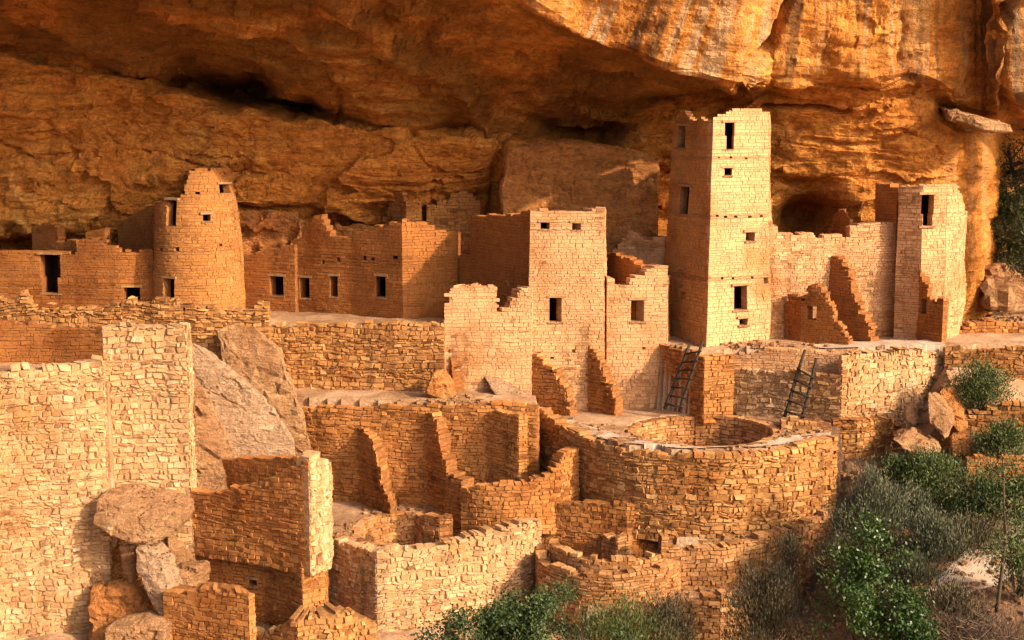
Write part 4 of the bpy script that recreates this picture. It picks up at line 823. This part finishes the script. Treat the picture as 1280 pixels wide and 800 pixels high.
# ------------------------------------------------------------------ plants
def leaves(P, D, L, Wd, flat=True):
    """diamond leaf for each point P with direction D"""
    n = len(P); D = D / (np.linalg.norm(D, axis=1, keepdims=True) + 1e-9)
    r = RNG.normal(size=(n, 3)); s = np.cross(D, r); s /= np.linalg.norm(s, axis=1, keepdims=True) + 1e-9
    L = np.asarray(L)[:, None]; Wd = np.asarray(Wd)[:, None]
    V = np.stack([P, P + D * L * .45 + s * Wd, P + D * L, P + D * L * .45 - s * Wd], 1).reshape(-1, 3)
    return V, np.arange(n * 4).reshape(n, 4)
def shrub(name, label, px, py, Y, w_, h_, mat, kind='sage', n=7000, group='shrubs on the slope', depth=None, stems=14, seed=None):
    bx, by, bz = W(px, py, Y); bz = min(bz, gzs(bx, by) + .6) if False else bz
    t = thing(name, label, 'shrub', (bx, by, bz), group)
    wm = w_ / F * Y / 2; hm = h_ / F * Y; dm = depth or wm * .8
    base = np.array([bx, by, bz])
    nc = 70 if kind != 'oak' else 55
    u = RNG.uniform(0, 2 * math.pi, nc); v = RNG.uniform(0, 1, nc) ** .6
    rad = RNG.uniform(.45, 1.08, nc)
    cz = np.sin(v * math.pi / 2); cr = np.cos(v * math.pi / 2 * .97)
    cc = np.stack([np.cos(u) * cr * wm, np.sin(u) * cr * dm, cz * hm * .92], 1) * rad[:, None] * (1 + .16 * noise(np.stack([np.cos(u) * 2, np.sin(u) * 2, v * 3 + px], -1))[:, None])
    k = RNG.randint(0, nc, n); sg = {'sage': .17, 'oak': .16, 'brush': .18}[kind] * min(1.3, max(.6, wm))
    P = cc[k] + RNG.normal(size=(n, 3)) * sg * [1, 1, .8]
    P[:, 2] = np.abs(P[:, 2])
    out = P / (np.linalg.norm(P, axis=1, keepdims=True) + 1e-9)
    if kind == 'sage': D = out * .6 + [0, 0, .9] + RNG.normal(size=(n, 3)) * .35; L = RNG.uniform(.07, .17, n); Wd = RNG.uniform(.008, .016, n)
    elif kind == 'oak': D = out * .3 + RNG.normal(size=(n, 3)) * .8 + [0, 0, -.1]; L = RNG.uniform(.07, .13, n); Wd = RNG.uniform(.022, .04, n)
    else: D = out * .6 + [0, 0, .5] + RNG.normal(size=(n, 3)) * .5; L = RNG.uniform(.06, .13, n); Wd = RNG.uniform(.011, .022, n)
    V, Fc = leaves(P + base, D, L, Wd)
    o = mesh('foliage', V, Fc, mat); o.parent = t; o.matrix_parent_inverse = t.matrix_world.inverted()
    Vs, Fs = [], []
    for q in range(stems * 2):
        e = cc[RNG.randint(nc)]; s0 = np.array([RNG.normal() * .12 * wm, RNG.normal() * .12 * wm, -.15]); mid = e * .5 + RNG.normal(size=3) * .1 * wm
        a, b = tube([base + s0, base + mid, base + e], .022, .006, 4)
        off = len(Vs); Vs += a; Fs += [[i + off for i in f] for f in b]
    o = mesh('stems', Vs, Fs, M['bark']); o.parent = t; o.matrix_parent_inverse = t.matrix_world.inverted()
    return t
def twigs(name, label, px, py, Y, w_, h_, n=260, cat='dead bush', mat=None, group=None, up=.5):
    bx, by, bz = W(px, py, Y); base = np.array([bx, by, bz]); wm = w_ / F * Y / 2; hm = h_ / F * Y; Vs, Fs = [], []
    for q in range(n):
        p = base + np.array([RNG.normal() * .35 * wm, RNG.normal() * .35 * wm, 0]); d = np.array([RNG.normal() * .8, RNG.normal() * .8, up + RNG.rand()]); d /= np.linalg.norm(d)
        L = RNG.uniform(.5, 1.) * min(hm, 1.6) * 1.1; P = [p]
        for s in range(6): d = d + RNG.normal(size=3) * .28 + [0, 0, -.06]; d /= np.linalg.norm(d); P.append(P[-1] + d * L / 6)
        a, b = tube(P, .014, .004, 3); off = len(Vs); Vs += a; Fs += [[i + off for i in f] for f in b]
    o = mesh(name, Vs, Fs, mat or M['twig']); return tag(o, label, cat, group)
shrub('sage_bush', 'big grey-green sagebrush at the right end of the curved wall', 1088, 690, 42.6, 118, 100, M['sage'], n=15000)
shrub('sage_bush', 'brownish sagebrush in the lower right beside the oak bush', 962, 825, 38.5, 135, 118, M['brownsage'], n=15000)
shrub('green_bush', 'wide green bush below the flat pale ledge rock', 1160, 640, 44.4, 110, 74, M['olive'], 'brush', n=12000)
shrub('green_bush', 'dark green bush right of the wide green bush', 1228, 655, 44.0, 110, 60, M['darkgreen'], 'brush', n=9000)
shrub('sage_bush', 'grey sage clump in the middle of the right slope', 1170, 710, 41.8, 100, 66, M['sage'], n=9000)
shrub('sage_bush', 'low sage tuft behind the oak bush', 1118, 705, 42.0, 70, 34, M['brownsage'], n=4500)
shrub('sage_bush', 'pale sage tuft where the slope meets the green bushes', 1138, 665, 43.6, 80, 50, M['sage'], n=6000)
shrub('green_bush', 'rounded shrub on the upper right terrace', 1226, 512, 48.2, 92, 52, M['olive'], 'brush', n=8000)
shrub('green_bush', 'small shrub at the right edge on the middle terrace', 1254, 570, 46.4, 74, 40, M['olive'], 'brush', n=6000)
shrub('oak_bush', 'glossy bright green oak bush in the bottom right', 1078, 840, 37.4, 150, 182, M['oak'], 'oak', n=9000)
shrub('oak_bush', 'lower lobe of glossy oak leaves at the bottom edge right of the oak bush', 1135, 842, 37.0, 100, 110, M['oak'], 'oak', n=3800)
shrub('oak_bush', 'dark glossy bush at the bottom edge in front of the bright cream wall', 650, 842, 37.0, 290, 108, M['darkgreen'], 'oak', n=15000)
shrub('sage_bush', 'feathery bush at the bottom edge below the round kiva', 775, 838, 38.4, 170, 88, M['olive'], 'sage', n=6000)
shrub('sage_bush', 'thin feathery shrub leaning right below the double stone rim', 835, 815, 39.0, 90, 72, M['brownsage'], 'sage', n=4500)
shrub('green_bush', 'thin brush growing on the lower lit wall', 985, 712, 42.6, 60, 45, M['brownsage'], 'sage', n=1400)
shrub('green_bush', 'leafy shrub at the lower right edge by the path', 1275, 740, 39.6, 80, 90, M['olive'], 'brush', n=5000)
shrub('green_bush', 'low green shrub crowding the left end of the flat ledge rock', 1120, 612, 45.0, 60, 40, M['olive'], 'brush', n=4000)
shrub('green_bush', 'green shrub at the right edge under the lowest terrace wall', 1275, 640, 43.8, 70, 50, M['olive'], 'brush', n=5000)
shrub('sage_bush', 'brown sage between the big sagebrush and the oak bush', 1052, 722, 41.6, 70, 50, M['brownsage'], n=4500)
shrub('sage_bush', 'grey sage left of the pale path', 1135, 735, 40.6, 80, 46, M['sage'], n=5000)
shrub('sage_bush', 'dry brown brush above the bend of the path', 1215, 690, 42.4, 90, 40, M['brownsage'], n=5000)
shrub('sage_bush', 'brown brush below the path right of the oak bush', 1190, 790, 38.8, 100, 60, M['brownsage'], n=6000)
twigs('dead_bush', 'tangle of bare pale twigs in the bottom right corner', 1225, 815, 37.6, 190, 95, 700)
twigs('dead_bush', 'low dry twiggy brush between the oak bush and the path', 1165, 775, 38.6, 110, 45, 320)
# dead standing tree at the right
def tree(name, label, px, py, Y, h_, lean, mat, crown=None, n=0, r0=.09, limbs=16, group=None, cw=1.4, cb=.45):
    bx, by, bz = W(px, py, Y); hm = h_ / F * Y; t = thing(name, label, 'tree', (bx, by, bz), group)
    P = [np.array([bx, by, bz - .3])]; d = np.array([lean, 0, 1.])
    for k in range(9): d = d + RNG.normal(size=3) * .06; d /= np.linalg.norm(d); P.append(P[-1] + d * (hm + .3) / 9)
    V, Fc = tube(P, r0, .02, 7); o = mesh('trunk', V, Fc, M['bark'], smooth=True); o.parent = t; o.matrix_parent_inverse = t.matrix_world.inverted()
    Vs, Fs, tips = [], [], []
    for q in range(limbs):
        f = RNG.uniform(cb, .98); i = f * 9; p = P[int(i)] * (1 - i % 1) + P[min(9, int(i) + 1)] * (i % 1); a = RNG.uniform(0, 6.28); L = cw * (1.15 - f * .6) * RNG.uniform(.6, 1.1)
        d = np.array([math.cos(a), math.sin(a), .25]); Q = [p]
        for s in range(5): d = d + RNG.normal(size=3) * .25; d /= np.linalg.norm(d); Q.append(Q[-1] + d * L / 5); tips.append(Q[-1])
        a_, b_ = tube(Q, r0 * .35, .006, 5); off = len(Vs); Vs += a_; Fs += [[x + off for x in f_] for f_ in b_]
    o = mesh('limbs', Vs, Fs, M['bark']); o.parent = t; o.matrix_parent_inverse = t.matrix_world.inverted()
    if n:
        tips = np.array(tips); k = RNG.randint(0, len(tips), n); Pp = tips[k] + RNG.normal(size=(n, 3)) * [.22, .22, .14]; D = RNG.normal(size=(n, 3)) * .7 + [0, 0, .7]
        V, Fc = leaves(Pp, D, RNG.uniform(.08, .18, n), RNG.uniform(.012, .028, n)); o = mesh('crown', V, Fc, crown); o.parent = t; o.matrix_parent_inverse = t.matrix_world.inverted()
tree('dead_tree', 'thin dark half-dead tree with bare crooked limbs beside the path', 1246, 752, 38.6, 190, .05, M['bark'], M['olive'], 1300, .055, 22, cw=1.5, cb=.25)
GT = 'junipers at the far right beyond the cliff corner'
tree('juniper_tree', 'dark juniper at the right edge, in front of the cliff corner', 1292, 380, 54.5, 310, -.03, M['bark'], M['juniper'], 24000, .14, 90, GT, 1.25, .12)
tree('juniper_tree', 'juniper standing behind, just outside the cliff corner', 1290, 380, 59, 330, 0, M['bark'], M['juniper'], 16000, .16, 70, GT, 2.0, .1)
tree('juniper_tree', 'low juniper filling the gap under the cliff corner', 1262, 350, 60, 120, 0, M['bark'], M['darkgreen'], 9000, .12, 40, GT, 1.2, .1)
tree('juniper_tree', 'farthest juniper, cut off by the right edge', 1330, 380, 58, 300, 0, M['bark'], M['juniper'], 12000, .16, 60, GT, 2.2, .1)

# ------------------------------------------------------------------ loose rubble
def rubble(name, spots, mat, s=(.03, .13)):
    V, Fc = [], []
    for (px, py, z, n, sx, sy) in spots:
        cx, cy = G(px, py, z)
        for q in range(n * 3):
            x = cx + RNG.normal() * sx; y = cy + RNG.normal() * sy; r = RNG.uniform(*s); zz = gzs(x, y) + r * .25
            off = len(V); a = RNG.uniform(0, 6.28)
            for (ux, uy, uz) in [(-1,-1,-1),(1,-1,-1),(1,1,-1),(-1,1,-1),(-1,-1,1),(1,-1,1),(1,1,1),(-1,1,1)]:
                k = .85 if uz > 0 else 1.; dx = ux * r * k * RNG.uniform(.7, 1.2); dy = uy * r * .8 * k * RNG.uniform(.7, 1.2)
                V.append((x + dx * math.cos(a) - dy * math.sin(a), y + dx * math.sin(a) + dy * math.cos(a), zz + uz * r * .5 * RNG.uniform(.7, 1.2)))
            Fc += [[off + i for i in f] for f in ([3,2,1,0],[4,5,6,7],[0,1,5,4],[1,2,6,5],[2,3,7,6],[3,0,4,7])]
    return mesh(name, V, Fc, mat)
tag(rubble('rubble', [(720, 538, -2.3, 40, .5, .5), (760, 552, -2.3, 25, .5, .2), (900, 505, -2.3, 30, .7, .3), (940, 432, 0, 25, 1., .4), (1150, 436, 0, 20, .8, .3), (20, 380, .5, 60, .9, .5), (230, 384, .5, 40, 1.8, .5), (570, 630, -5, 40, .5, .5),
    (500, 640, -5, 15, .8, .5), (620, 642, -5, 20, .6, .4), (840, 655, -5, 60, 2., .4), (960, 645, -5, 50, 1.8, .4), (1160, 640, -4.4, 120, 2., 1.5), (1100, 720, -5.2, 120, 3., 1.5), (420, 760, -7.3, 60, .8, .8), (1240, 400, 0, 60, 1.2, .8), (800, 745, -6.4, 50, 1.2, .4), (930, 715, -6, 60, 1.4, .5)], M['boulder']),
    'loose broken building stones scattered over the terraces', 'rubble', kind='stuff')
